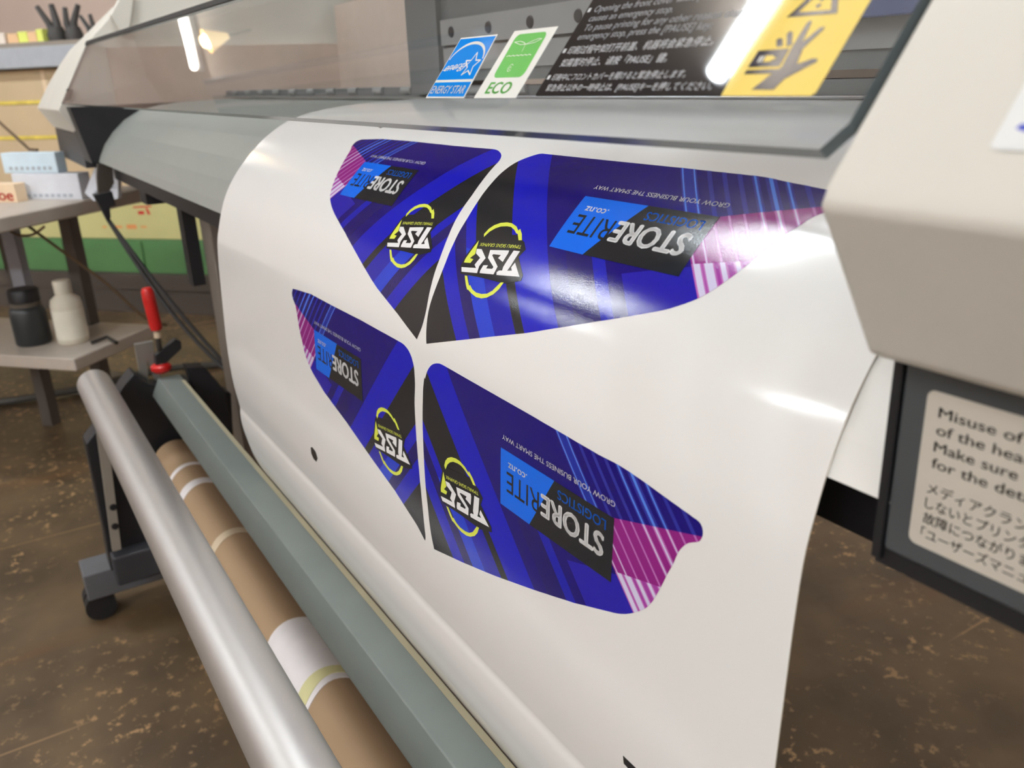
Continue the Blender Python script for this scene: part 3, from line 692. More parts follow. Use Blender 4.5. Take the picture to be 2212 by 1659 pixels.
m.quadstrip(lowb, lowf, 2)
m.quadstrip([lowf[-1], topf[-1]], [lowb[-1], topb[-1]], 2)
m.quadstrip([topf[0], lowf[0]], [topb[0], lowb[0]], 2)
CV = m.build('front_cover', ['acrylic', 'acrylic_back', 'acrylic_edge'], PR, fix=False, smooth=True, angle=30)
# upper window, flatter, above the black seal
def up_pt(x, k, h):
    a, n = cover_pt(x, WT + 0.002)
    b = Vector((x, 0.85, 0.204))
    return a + (b - a) * k + Vector((0, -0.35, 0.93)) * h
m = MB()
m.quadstrip([up_pt(x, 0, 0) for x in xs], [up_pt(x, 1, 0) for x in xs], 0)
m.quadstrip([up_pt(x, 1, -.003) for x in xs], [up_pt(x, 0, -.003) for x in xs], 1)
m.build('upper_window', ['acrylic', 'acrylic_back'], PR, fix=False, smooth=True)
m = MB()
ga = []
for x in xs + [-0.1528]:
    ga.append([cover_pt(x, 0.1262, 0.0006)[0], cover_pt(x, 0.1262, 0.0022)[0], cover_pt(x, 0.134, 0.0025)[0], cover_pt(x, 0.137, -0.004)[0], cover_pt(x, 0.134, 0.0006)[0]])
for i in range(5):
    j = (i + 1) % 5
    m.quadstrip([g[i] for g in ga], [g[j] for g in ga])
m.build('cover_seal', 'black_rubber', PR)
m = MB(); m.prism([(0.84, 0.195), (0.84, 0.208), (0.87, 0.208), (0.87, 0.03), (0.86, 0.03), (0.86, 0.195)], -2.02, -0.1515)
m.build('rear_rail', 'cream_plastic', PR)

# print gantry seen through the cover
m = MB(); m.box(-2.0, -0.13, 0.79, 0.80, -0.045, 0.16)
m.build('rear_plate', 'inner_cream', PR)
m = MB(); m.box(-2.02, -2.0, 0.30, 0.79, -0.03, 0.08)
m.build('inner_side_plate', 'inner_cream', PR)  # plate added to brighten the inside seen through the cover
m = MB()
m.box(-1.02, -0.13, 0.505, 0.60, -0.006, 0.195, 0)
m.box(-1.03, -0.95, 0.498, 0.60, -0.020, 0.195, 0)
m.box(-0.945, -0.13, 0.500, 0.505, 0.033, 0.060, 1)
m.box(-0.945, -0.13, 0.502, 0.505, 0.006, 0.030, 1)
m.build('print_gantry', ['gantry_grey', 'gantry_light'], PR)
for x in (-0.919, -0.837, -0.757, -0.678, -0.60, -0.52, -0.44):
    m = MB(); m.lathe((x, 0.4985, 0.0465), [(0.0, 0), (0.0052, 0), (0.0062, 0.0016), (0.0062, 0.003)], 16, axis=(0, 1, 0))
    m.build('gantry_screw', 'hole_dark', PR, smooth=True)
m = MB(); m.box(-0.43, -0.30, 0.485, 0.50, 0.024, 0.060)
m.build('head_carriage', 'gantry_blue', PR, bevel=0.001)
m = MB(); m.box(-1.96, -0.13, 0.512, 0.545, -0.0225, -0.012)
m.build('pinch_bar', 'gantry_grey', PR)
x = -1.90
while x < -0.16:
    m = MB(); m.tube([(x, 0.513, -0.0160), (x + 0.030, 0.513, -0.0160)], 0.0052, 14)
    m.build('pinch_roller', 'gantry_light', PR, smooth=True)
    x += 0.0905
m = MB(); m.tube([(-1.96, 0.506, -0.0232), (-0.13, 0.506, -0.0232)], 0.0013, 8)
m.build('guide_rail', 'steel', PR, smooth=True)

# ---- stickers on the cover
H0 = 0.00012
def flat_obj(name, layers, mats, parent, surf, rows=None, h0=0.0, unit=0.00006):
    mb = MB()
    for lv, mi, polys in layers:
        lay(mb, polys, mi, surf, h0 + lv * unit, rows)
    return mb.build(name, mats, parent)
E_ = [(-411, 15.5), (-371.3, 15.5), (-371.8, 25.8), (-373.4, 50.6), (-409.4, 50.8)]
st = flat_obj('efficiency_sticker', [(1, 0, [E_]), (2, 1, [[(-410.1, 16.4), (-372.2, 16.4), (-372.9, 24.5), (-410.0, 24.5)]]),
    (2, 1, [[(-410.0, 26.0), (-372.9, 26.0), (-374.2, 49.7), (-408.7, 49.9)]])], ['sticker_white', 'sticker_blue'], PR, cover_surf, h0=H0)
st['label'] = 'blue and white energy sticker'
star = [(-383.2, 41.0), (-380.3, 36.5), (-375.8, 36.4), (-379.6, 33.0), (-378.2, 28.4), (-382.3, 30.8), (-386.6, 28.4), (-384.9, 32.6), (-389.8, 36.6), (-385.0, 36.5)]
L = []
L += stroke(star + star[:1], 0.75)
arc = arcpts(-391.5, 35.5, 17.0, 11.3, 168, 10, 22)
for i in range(len(arc) - 1):
    L += stroke([arc[i], arc[i + 1]], 0.7 + 0.9 * math.sin(math.pi * i / 22))
L += fit('energy', (-408.3, 30.9), (-386.6, 32.6), (1.2, 4.6), 0.0, 0.25)
L += stroke([(-409, 31.5), (-404, 32.5), (-388, 33.2)], 0.35)
L += fit('ENERGY STAR', (-409.0, 18.1), (-374.8, 18.1), (0, 4.4), 0.012)
flat_obj('sticker_lettering', [(3, 0, L)], ['sticker_white'], st, cover_surf, h0=H0)
st = flat_obj('eco_sticker', [(1, 0, [[(-362.1, 15.6), (-326.0, 15.7), (-324.4, 51.4), (-359.4, 51.4)]]),
    (2, 1, [rrect(-355.3, -330.0, 26.2, 49.2, 3.2)])], ['sticker_white', 'sticker_green'], PR, cover_surf, h0=H0)
st['label'] = 'white and green eco sticker'
L = []
leafR = [(-342.8, 43.3), (-339.5, 44.6), (-334.5, 45.8), (-331.9, 45.6), (-336.0, 43.9), (-342.8, 43.3)]
leafL = [(-353.4, 45.0), (-348.5, 45.2), (-345.0, 44.4), (-342.8, 43.3), (-347.5, 43.4), (-353.4, 45.0)]
L += stroke(leafR, 0.3) + stroke(leafL, 0.3) + stroke([(-342.8, 43.3), (-342.5, 39.5)], 0.25)
L += stroke([(-353.3 + i * 20 / 12, 37.4 + (0.45 if i % 2 else 0)) for i in range(13)], 0.35)
L += stroke(arcpts(-344.6, 31.2, 1.7, 1.9, 40, 330, 10), 0.25) + stroke(arcpts(-344.6, 31.0, 0.7, 0.8, 0, 300, 8), 0.25)
G_ = fit('ECO', (-354.6, 18.0), (-334.6, 18.0), (0, 5.9), 0.03, 0.06)
flat_obj('sticker_lettering', [(3, 0, L), (3, 1, G_)], ['sticker_white', 'sticker_green'], st, cover_surf, h0=H0)
st = flat_obj('warning_sticker', [(1, 0, [[(-312.2, 17.6), (-311.4, 16.8), (-206.4, 16.8), (-206.2, 74.0), (-307.6, 74.0), (-309.2, 72.4)]]),
    (1, 1, [[(-206.4, 16.8), (-171.5, 16.8), (-170.3, 17.8), (-168.6, 74.0), (-206.2, 74.0)]])], ['sticker_black', 'sticker_yellow'], PR, cover_surf, h0=H0)
st['label'] = 'black and yellow warning sticker'
L = []
rows_t = [('Opening the front cover while printing', -304.2, 56.4, -205, 3.0), ('causes an emergency stop.', -304.2, 52.0, -254.0, 3.0),
          ('To pause printing for any other reason than an', -304.0, 47.5, -211.5, 3.0), ('emergency stop, press the [PAUSE] key.', -304.8, 43.3, -228.5, 3.0)]
rows_t[0] = ('Opening the front cover while printing', -304.2, 56.4, -229.0, 3.0)
for b, x0, y, x1, hh in rows_t:
    L += fit(b, (x0, y), (x1, y), (0.5, hh), 0.006)
for b, x0, y, x1, hh in [('印刷过程中如打开前盖、机器将会紧急停止。', -306.2, 36.7, -223.5, 2.9), ('如需暂时停止、请按「PAUSE」键。', -306.3, 30.8, -242.0, 2.9),
                         ('印刷中にフロントカバーを開けると緊急停止します。', -306.8, 24.1, -228.0, 2.5), ('緊急停止以外の一時停止は、[PAUSE]キーを押してください。', -306.7, 19.2, -212.5, 2.5)]:
    L += fit(b, (x0, y), (x1, y), (0.3, hh), 0.0)
for x, y in ((-308.6, 56.8), (-309.9, 37.3), (-310.4, 24.6)):
    L.append([(x, y), (x + 1.9, y), (x + 1.9, y + 2.0), (x, y + 2.0)])
flat_obj('sticker_lettering', [(3, 0, L)], ['sticker_text'], st, cover_surf, h0=H0)
tri_o = [(-197.2, 45.0), (-178.4, 44.7), (-187.0, 61.5)]
tri_i = [(-193.6, 46.5), (-181.6, 46.3), (-187.1, 57.2)]
K = []
for i in range(3):
    j = (i + 1) % 3
    K.append([tri_o[i], tri_o[j], tri_i[j], tri_i[i]])
K += [[(-188.1, 54.5), (-186.4, 54.5), (-186.8, 49.8), (-187.7, 49.8)], arcpts(-187.2, 48.3, 0.9, 0.8, 0, 345, 10)]
K.append([(-195.0, 18.9), (-186.2, 18.9), (-184.4, 22.5), (-178.4, 26.6), (-175.9, 28.2), (-176.4, 29.3), (-178.4, 29.4), (-182.8, 27.6), (-183.8, 33.0), (-180.1, 39.5), (-180.5, 40.6), (-181.9, 40.2), (-185.4, 35.4), (-186.1, 42.3), (-186.9, 43.2), (-187.9, 42.4), (-188.3, 36.4), (-188.4, 33.6), (-188.0, 27.0), (-191.2, 23.6)])
K.append([(-190.6, 34.0), (-193.4, 38.8), (-192.7, 39.8), (-191.3, 39.2), (-188.8, 34.6)])
K.append([(-194.6, 34.2), (-196.2, 36.8), (-195.3, 37.5), (-193.9, 37.0), (-192.2, 34.4)])
K.append([(-201.6, 27.1), (-189.0, 27.1), (-189.0, 33.4), (-201.1, 33.2)])
K.append([(-201.6, 24.6), (-188.8, 24.6), (-188.6, 26.2), (-201.4, 26.1)])
Y2 = [[(-196.6, 28.9), (-194.4, 28.9), (-192.0, 30.0), (-194.2, 31.1), (-196.6, 31.1)]]
Wb = [[(-198.9, 28.9), (-198.2, 28.9), (-198.2, 31.0), (-198.9, 31.0)], [(-197.8, 28.9), (-197.1, 28.9), (-197.1, 31.0), (-197.8, 31.0)]]
flat_obj('sticker_pictogram', [(3, 0, K), (4, 1, Y2), (4, 2, Wb)], ['sticker_ink', 'sticker_yellow', 'sticker_white'], st, cover_surf, h0=H0)

# ---- caution label and the round-cornered badge on the right end
def panel_surf(x, z, h):
    return Vector((x / 1000, 0.235 - h, z / 1000)), Vector((0, -1, 0))
lb = flat_obj('caution_label', [(1, 0, [rrect(-141.3, -20, -147.6, -95.0, 2.6)])], ['label_grey'], PR, panel_surf, h0=0.0002)
lb['label'] = 'grey printed caution label'
LN = []
for b, z, w_ in (('Misuse of Media', -103.0, 43), ('of the heads', -108.6, 32), ('Make sure to', -114.2, 33), ('for the details', -119.7, 36)):
    LN += fit(b, (-137.0, z), (-137.0 + w_, z), (0, 3.3), 0.012)
for b, z, w_ in (('メディアクランプ', -128.4, 36), ('しないとプリンタの', -133.6, 37), ('故障につながります', -138.8, 38), ('「ユーザーズマニュアル」', -144.2, 44)):
    LN += fit(b, (-137.3, z), (-137.3 + w_, z), (0, 3.0), 0.012)
flat_obj('label_lettering', [(2, 0, LN)], ['label_print'], lb, panel_surf, h0=0.0002)
fa = Vector((0, HR[1][0], HR[1][1])); fb = Vector((0, HR[2][0], HR[2][1]))
fd = (fb - fa).normalized(); fn = Vector((0, -fd.z, fd.y))
def front_surf(x, w_, h):
    return Vector((x / 1000, 0, 0)) + fa + fd * (w_ / 1000) + fn * h, fn
bd = flat_obj('maker_badge', [(1, 0, [rrect(-113.2, -60, 12.0, 36, 1.6)]), (2, 1, [[(-109.6, 17.6), (-106.5, 16.6), (-101, 18.4), (-97, 24), (-100, 26), (-104.5, 19.6), (-109.0, 18.8)]])],
              ['label_white', 'badge_blue'], PR, front_surf, h0=0.0004)

# ---- stand, feet and castors
def stand_leg(x0):
    m = MB(); m.box(x0, x0 + 0.07, 0.335, 0.43, -0.815, -0.172)
    m.build('stand_leg', 'stand_grey', PR, bevel=0.003)
    m = MB(); m.box(x0 + 0.005, x0 + 0.072, 0.028, 0.80, -0.852, -0.800)
    m.build('stand_foot', 'foot_grey', PR, bevel=0.003)
    for yy in (0.046, 0.74):
        m = MB()
        for dx in (-0.016, 0.016):
            m.tube([(x0 + 0.036 + dx - 0.012, yy, F + 0.026), (x0 + 0.036 + dx + 0.012, yy, F + 0.026)], 0.026, 20)
        m.tube([(x0 + 0.036, yy, F + 0.026), (x0 + 0.036, yy, -0.852)], 0.012, 10)
        m.build('caster', 'black_rubber', PR, smooth=True)
stand_leg(-1.585)
stand_leg(0.40)
m = MB(); m.box(-1.515, 0.40, 0.36, 0.41, -0.79, -0.74)
m.build('stand_crossbar', 'stand_grey', PR)
m = MB(); m.box(-1.625, -1.587, 0.308, 0.330, -0.338, -0.172)
m.build('cable_duct', 'black_plastic', PR)
m = MB(); m.box(-1.76, -1.70, 0.273, 0.326, -0.201, -0.172)
m.build('junction_box', 'black_plastic', PR)

# ---- take-up unit: winder cover plates, beam, tension bar, arm
def yz(px):
    return px
m = MB()
m.extrude([(-1.47, y, z) for y, z in [(0.076, -0.544), (0.099, -0.521), (0.149, -0.459), (0.168, -0.441), (0.19, -0.467), (0.21, -0.474), (0.255, -0.473), (0.256, -0.482), (0.318, -0.511), (0.31, -0.589), (0.254, -0.615), (0.223, -0.61), (0.160, -0.745), (0.150, -0.79), (0.071, -0.783), (0.074, -0.707)]], (-0.045, 0, 0))
m.build('winder_cover', 'black_plastic', PR, bevel=0.003)
m = MB(); m.extrude([(-1.44, y, z) for y, z in [(0.246, -0.44), (0.275, -0.444), (0.291, -0.473), (0.302, -0.495), (0.304, -0.573), (0.29, -0.591), (0.252, -0.581), (0.251, -0.472)]], (-0.03, 0, 0))
m.build('winder_guard', 'black_plastic', PR, bevel=0.002)
BEAM = [(0.238, -0.457), (0.2035, -0.457), (0.190, -0.486), (0.198, -0.497), (0.238, -0.497)]
m = MB(); m.prism(BEAM, -1.47, 0.36)
m.build('take_up_beam', 'beam_grey', PR, bevel=0.0012)
m = MB(); m.prism([(0.2330, -0.4568), (0.2330, -0.4563), (0.2386, -0.4563), (0.2386, -0.466), (0.2381, -0.466), (0.2381, -0.4568)], -1.43, 0.33)
m.build('beam_tape', 'beam_tape', PR)
m = MB(); m.box(0.36, 0.40, 0.10, 0.33, -0.81, -0.45)
m.build('winder_cover', 'black_plastic', PR, bevel=0.003)
m = MB(); m.tube([(-1.445, 0.106, -0.440), (0.36, 0.106, -0.440)], 0.0255, 48)
m.build('tension_bar', 'aluminium', PR, smooth=True)
m = MB(); m.extrude([(-1.446, y, z) for y, z in [(0.099, -0.455), (0.115, -0.455), (0.0925, -0.735), (0.079, -0.735)]], (-0.012, 0, 0))
m.build('tension_arm', 'bracket_grey', PR)
for zz in (-0.655, -0.690):
    m = MB()
    m.lathe((-1.446, 0.094 - 0.1 * (-0.655 - zz), zz), [(0.0, 0.003), (0.005, 0.003), (0.006, 0.0)], 12, axis=(1, 0, 0))
    m.build('arm_bolt', 'black_plastic', PR, smooth=True)
m = MB(); m.box(-1.515, -1.44, 0.075, 0.30, -0.80, -0.745)
m.build('arm_mount', 'mount_dark', PR, bevel=0.004)

# ---- heater cable with its strap and plug under the left end
m = MB(); m.extrude([(-1.93, 0.232, -0.139), (-1.93, 0.258, -0.139), (-1.93, 0.255, -0.178), (-1.93, 0.238, -0.200), (-1.93, 0.222, -0.200), (-1.93, 0.226, -0.165)], (-0.02, 0, 0))
m.build('cable_strap', 'strap_brown', PR)
m = MB(); m.extrude([(-1.925, 0.212, -0.197), (-1.925, 0.248, -0.193), (-1.925, 0.250, -0.222), (-1.925, 0.238, -0.224), (-1.925, 0.236, -0.246), (-1.925, 0.228, -0.250), (-1.925, 0.220, -0.222)], (-0.025, 0, 0))
m.build('cable_plug', 'black_plastic', PR, bevel=0.002)
for dz, ex in ((0.0, 0.0), (-0.012, 0.02)):
    P0 = Vector((-1.94, 0.231, -0.248)); P3 = Vector((-1.60, 0.345, -0.50 + dz))
    pts_ = []
    for i in range(13):
        t = i / 12
        p = P0.lerp(P3, t); p.z -= (0.012 + ex) * math.sin(math.pi * t); pts_.append(p)
    m = MB(); m.tube(pts_, 0.0042, 8)
    m.build('power_cable', 'cable_black', PR, smooth=True)

# ------------------------------------------------------------------ the printed vinyl
SX0, SX1 = -1.0, -0.175
VN = thing('vinyl_sheet', 'glossy white vinyl sheet with four blue printed panels hanging from the printer', 'vinyl sheet', (-0.59, 0.22, -0.60))
m = MB()
N = len(FP)
nx = 12
gx = [SX0 + (SX1 - SX0) * i / nx for i in range(nx + 1)]
for i in range(nx):
    for j in range(N - 1):
        pn = [sheet_surf(gx[i + a], TT[j + b], 0) for a, b in ((0, 0), (1, 0), (1, 1), (0, 1))]
        p = [q[0] for q in pn]; n_ = [FN[j], FN[j], FN[j + 1], FN[j + 1]]
        if (p[1] - p[0]).cross(p[2] - p[0]).dot(n_[0]) < 0: p.reverse(); n_.reverse()
        m.poly(p, 0, n_)
TH = 0.0005
for j in range(N - 1):
    p = [sheet_surf(SX0, TT[j], -TH)[0], sheet_surf(SX1, TT[j], -TH)[0], sheet_surf(SX1, TT[j + 1], -TH)[0], sheet_surf(SX0, TT[j + 1], -TH)[0]]
    n_ = [-FN[j], -FN[j], -FN[j + 1], -FN[j + 1]]
    if (p[1] - p[0]).cross(p[2] - p[0]).dot(n_[0]) < 0: p.reverse(); n_.reverse()
    m.poly(p, 1, n_)
    for sx, d in ((SX0, -1), (SX1, 1)):
        p = [sheet_surf(sx, TT[j], 0)[0], sheet_surf(sx, TT[j], -TH)[0], sheet_surf(sx, TT[j + 1], -TH)[0], sheet_surf(sx, TT[j + 1], 0)[0]]
        n_ = [Vector((d, 0, 0))] * 4
        if (p[1] - p[0]).cross(p[2] - p[0]).dot(n_[0]) < 0: p.reverse()
        m.poly(p, 1, n_)
m.build('vinyl_film', ['vinyl_white', 'liner_back'], VN)
for mk in MARKS:
    flat_obj('registration_mark', [(1, 0, [mk])], ['ink_black'], VN, sheet_surf, TT, h0=0.00004, unit=0.00004)

# artwork in its own plan: x away from the mirror line, y down the sheet, in units of K
K_ = 0.000955
def halfband(poly, p0=None, p1=None, extra=()):
    q = poly
    if p0 is not None: q = clip(q, -1, 1, -p0)
    if p1 is not None and q: q = clip(q, 1, -1, p1)
    for a, b, c in extra:
        if q: q = clip(q, a, b, c)
    return q
INKS = ['ink_navy', 'ink_black', 'ink_blue', 'ink_bright_blue', 'ink_mid_blue', 'ink_dark_purple', 'ink_thin_blue', 'ink_violet', 'ink_magenta', 'ink_pale_magenta', 'ink_lilac', 'ink_pink_line', 'ink_sky_line', 'ink_dim_line', 'ink_glow_blue']
IX = {n[4:]: i for i, n in enumerate(INKS)}
def decal(key, s0, t0, sgn, ds_badge, ds_panel, label):
    def to_plan(p): return (sgn * (p[0] - s0) / K_, (p[1] - t0) / K_)
    def to_sheet(p): return (s0 + sgn * K_ * p[0], t0 + K_ * p[1])
    out = [to_plan(p) for p in DECAL_OUTLINES[key]]
    Ls = []
    def put(lv, ink, poly):
        if poly and len(poly) > 2: Ls.append((lv, IX[ink], [[to_sheet(p) for p in poly]]))
    put(1, 'navy', out)
    upper = [(0, 1, 82)]; lower = [(0, -1, -82)]
    put(2, 'black', halfband(out, None, -93))
    put(2, 'blue', halfband(out, -93, -73))
    put(2, 'dark_purple', halfband(out, -73, -58))
    put(2, 'blue', halfband(out, -58, -45, upper))
    put(2, 'black', halfband(out, -45, -1, upper))
    put(2, 'bright_blue', halfband(out, -58, -37.5, lower))
    put(2, 'mid_blue', halfband(out, -37.5, -11.5, lower))
    put(2, 'black', halfband(out, -11.5, -1, lower))
    put(2, 'blue', halfband(out, -1, 37))
    put(2, 'thin_blue', halfband(out, 79, 90.5, [(0, -1, -60)]))
    # line y = ya - k x : the violet field and the two magenta fields
    put(2, 'violet', halfband(out, 103, 157, [(-0.29, -1, -(72.6 + 0.29 * 175))]))
    put(2, 'dark_purple', halfband(out, 55, 79, [(0, -1, -60)]))
    put(2, 'magenta', halfband(out, 157, None, [(-0.284, -1, -(30.8 + 0.284 * 213.2))]))
    low_m = (-0.255, -1, -(59.8 + 0.255 * 213.8))
    up_m = (0.284, 1, 30.8 + 0.284 * 213.2)
    mid_m = (-0.284, -1, -(30.8 + 0.284 * 213.2))
    hi_m = (0.255, 1, 59.8 + 0.255 * 213.8)
    put(2, 'glow_blue', halfband(out, 159.0, 168.0, [up_m]))
    put(3, 'pale_magenta', halfband(out, 157, None, [low_m]))
    for p, wd in ((159.2, 1.1), (168.0, 1.1), (209.9, 1.4), (219.8, 2.2), (229.8, 1.3)):
        put(3, 'dim_line', halfband(out, p - wd * 1.6, p + wd * 1.6, [up_m]))
        put(4, 'sky_line', halfband(out, p - wd * .55, p + wd * .55, [up_m]))
    for p in (179, 189.5, 200, 240.6, 252):
        put(3, 'dim_line', halfband(out, p - 1.6, p + 1.6, [up_m]))
    for p, wd in ((159.0, 1.0), (168.0, 1.0), (178, 0.8), (188.5, 0.8), (198.5, 0.8), (209.7, 1.6), (219.8, 2.2), (230, 1.3), (240.7, 0.8), (252, 0.8)):
        put(4, 'pink_line', halfband(out, p - wd, p + wd, [mid_m, hi_m]))
        if wd > 0.9:
            put(5, 'lilac', halfband(out, p - wd * .35, p + wd * .35, [mid_m, hi_m]))
    for p0, p1 in ((158.5, 163.0), (166.0, 171.8), (176.6, 180.0), (186.6, 189.6), (196.5, 199)):
        put(4, 'pink_line', halfband(out, p0 - 1.2, p1 + 1.2, [low_m]))
        put(5, 'lilac', halfband(out, p0, p1, [low_m]))
    d = flat_obj('printed_decal', Ls, INKS, VN, sheet_surf, TT, h0=0.00003, unit=0.00003)
    d['label'] = label
    # badge: lime arcs round white letters, printed upside down on every panel
    sb = -abs(s0) + ds_badge if False else ds_badge
    def badge(p): return (sb + 0.001 * p[0], t0 + 0.001 * p[1])
    g = {k: [badge(p) for p in v] for k, v in BADGE.items()}
    tl = fit('TIMARU SIGNS GRAPHIX', (77.6, 67.9), (36.0, 72.9), (0.3, 2.2), 0.0)
    tl = [[badge(p) for p in q] for q in tl]
    flat_obj('round_badge', [(6, 0, [g['PANEL']]), (7, 1, [g['G'], g['S'], g['T']]), (7, 2, [g['BOLT'], g['ARC_TOP'], g['ARC_LOW']]), (7, 2, tl)],
             ['ink_black', 'ink_white', 'ink_lime'], d, sheet_surf, TT, h0=0.00003, unit=0.00003)
    def pan(p): return (ds_panel + K_ * p[0], t0 + K_ * p[1])
    def T(body, x_right, x_left, y, cap, bold=0.0, ink=0, sp=1.0):
        return [[pan(p) for p in q] for q in fit(body, (x_right, y), (x_left, y), (0, cap), bold, spacing=sp)]
    pb = [[pan(p) for p in [(106.6, 31), (161.8, 31), (138.4, 67.6), (106.6, 67.6)]]]
    pk = [[pan(p) for p in [(161.8, 31), (213.5, 31), (213.5, 66.8), (138.4, 67.6)]]]
    flat_obj('logo_panel', [(6, 0, pb), (6, 1, pk), (7, 2, T('STORE', 206.3, 149.5, 43.6, 13.0, 0.035)), (7, 1, T('RITE', 147.8, 113.5, 43.8, 13.0, -0.006)),
                            (7, 3, T('LOGISTICS', 207.3, 165.2, 34.8, 5.4, 0.006)), (7, 2, T('.co.nz', 135.3, 115.0, 37.6, 4.6, 0.012)),
                            (7, 2, T('GROW YOUR BUSINESS THE SMART WAY', 213.6, 108.0, 22.2, 2.9, 0.006))],
             ['ink_panel_blue', 'ink_black', 'ink_white', 'ink_logistics'], d, sheet_surf, TT, h0=0.00003, unit=0.00003)
decal('A', -0.4868, 0.3112, -1, -0.5963, -0.7948, 'upper left printed panel, mirrored')
decal('B', -0.4868, 0.3112, 1, -0.4868, -0.4868, 'upper right printed panel, largest in view')
decal('C', -0.4840, 0.4636, -1, -0.5935, -0.7885, 'lower left printed panel, mirrored')
decal('D', -0.4840, 0.4636, 1, -0.4855, -0.4840, 'lower right printed panel')

# ------------------------------------------------------------------ kraft core on the take-up
KC = thing('cardboard_core', 'brown cardboard core tube with white paper tape, lying below the grey beam', 'cardboard tube', (-0.6, 0.207, -0.64))
KY, KZ, KR = 0.207, -0.602, 0.038
m = MB(); m.lathe((-1.45, KY, KZ), [(0.030, 0.0), (KR, 0.0), (KR, 1.80), (0.030, 1.80), (0.030, 0.0)], 40, axis=(1, 0, 0))
m.build('core_tube', 'kraft', KC, smooth=True)
def band(name, x0, x1, mt, r, skew=0.0):
    m = MB(); ring0 = []; ring1 = []
    for j in range(40):
        a = 2 * math.pi * j / 40
        ring0.append((x0 + skew * math.sin(a * 2 + 1), KY + r * math.cos(a), KZ + r * math.sin(a)))
        ring1.append((x1 + skew * math.sin(a * 3), KY + r * math.cos(a), KZ + r * math.sin(a)))
    m.quadstrip(ring0, ring1, 0, close=True)
    for rg, s in ((ring0, 1), (ring1, -1)):
        inner = [(p[0], KY + (p[1] - KY) * (KR - .0004) / r, KZ + (p[2] - KZ) * (KR - .0004) / r) for p in rg]
        m.quadstrip(inner, rg, 0, close=True)
    return m.build(name, mt, KC, smooth=True)
band('tape_band', -1.335, -1.325, 'paper_tape', KR + 0.0006, 0.002)
band('tape_band', -1.265, -1.245, 'paper_tape', KR + 0.0006, 0.003)
band('tape_band', -1.075, -1.060, 'pale_tape', KR + 0.0006, 0.003)
band('paper_wrap', -0.825, -0.700, 'paper_tape', KR + 0.0008, 0.004)
band('tape_band', -0.722, -0.708, 'masking_tape', KR + 0.0014, 0.005)
for x in (-1.46, 0.352):
    m = MB(); m.tube([(x, KY, KZ), (x + (0.03 if x < 0 else -0.03), KY, KZ)], 0.0295, 24)
    m.build('core_flange', 'black_plastic', PR, smooth=True)

# ------------------------------------------------------------------ clamp on the take-up bracket
CL = thing('bar_clamp', 'bar clamp with a red handle standing on the black take-up bracket', 'clamp', (-1.48, 0.205, -0.462))
m = MB(); m.lathe((-1.475, 0.2165, -0.378), [(0.0, 0.0), (0.0088, 0.002), (0.0100, 0.010), (0.0102, 0.054), (0.0096, 0.068), (0.0072, 0.073), (0.0, 0.073)], 20, axis=(0.0, -0.05, 1.0))
m.build('handle', 'clamp_red', CL, smooth=True)
m = MB(); m.tube([(-1.475, 0.2165, -0.380), (-1.475, 0.2163, -0.390)], 0.0062, 14); 
m.build('ferrule', 'pale_tape', CL, smooth=True)
m = MB(); m.tube([(-1.475, 0.2163, -0.386), (-1.475, 0.213, -0.452)], 0.0042, 12)
m.build('screw', 'dark_steel', CL, smooth=True)
m = MB(); m.extrude([(-1.468, y, z) for y, z in [(0.206, -0.418), (0.242, -0.396), (0.250, -0.402), (0.249, -0.414), (0.215, -0.438), (0.204, -0.434)]], (-0.014, 0, 0))
m.build('sliding_arm', 'black_plastic', CL, bevel=0.001)
m = MB(); m.lathe((-1.475, 0.2125, -0.445), [(0.0, 0.011), (0.011, 0.011), (0.0165, 0.007), (0.0168, 0.001), (0.012, -0.004), (0.0, -0.004)], 24)
m.build('pressure_cap', 'clamp_red', CL, smooth=True)
m = MB(); m.lathe((-1.475, 0.2125, -0.434), [(0.0, 0.004), (0.006, 0.003), (0.0075, 0.0)], 16)
m.build('washer', 'clamp_steel', CL, smooth=True)
m = MB(); m.extrude([(-1.505, y, z) for y, z in [(0.1825, -0.4033), (0.2121, -0.4026), (0.2098, -0.4293), (0.2148, -0.4841), (0.2063, -0.4848), (0.1967, -0.4316), (0.192, -0.4798), (0.1816, -0.4666)]], (-0.010, 0, 0))
m.build('clamp_bar', 'clamp_steel', CL)

# ------------------------------------------------------------------ work table behind, along the room axes
WT_ = thing('work_table', 'pale laminate work table with a lower shelf standing behind the printer', 'table', R(-1.9, 1.8, F))
m = MB(); m.rbox(-2.6, -1.575, 1.44, 2.02, -0.283, -0.25)
m.build('table_top', ['laminate'], WT_, bevel=0.004)
m = MB(); m.rbox(-2.6, -1.555, 1.575, 1.875, -0.632, -0.60)
m.build('shelf', 'laminate', WT_, bevel=0.004)
for (a, b), mt in zip(((-1.748, 1.853), (-1.935, 1.83), (-2.50, 1.83), (-2.20, 1.50), (-2.50, 1.50)), ('table_leg', 'table_leg', 'table_leg', 'table_leg', 'table_leg')):
    m = MB(); m.rbox(a - 0.017, a + 0.017, b - 0.017, b + 0.017, F, -0.283)
    m.build('leg', mt, WT_)

m = MB(); m.rbox(-1.913, -1.872, 1.79, 1.815, -0.60, -0.283)
m.build('pale_strip', 'pale_strip_grey', WT_)  # pale upright strip beside the left leg, from shelf to table top

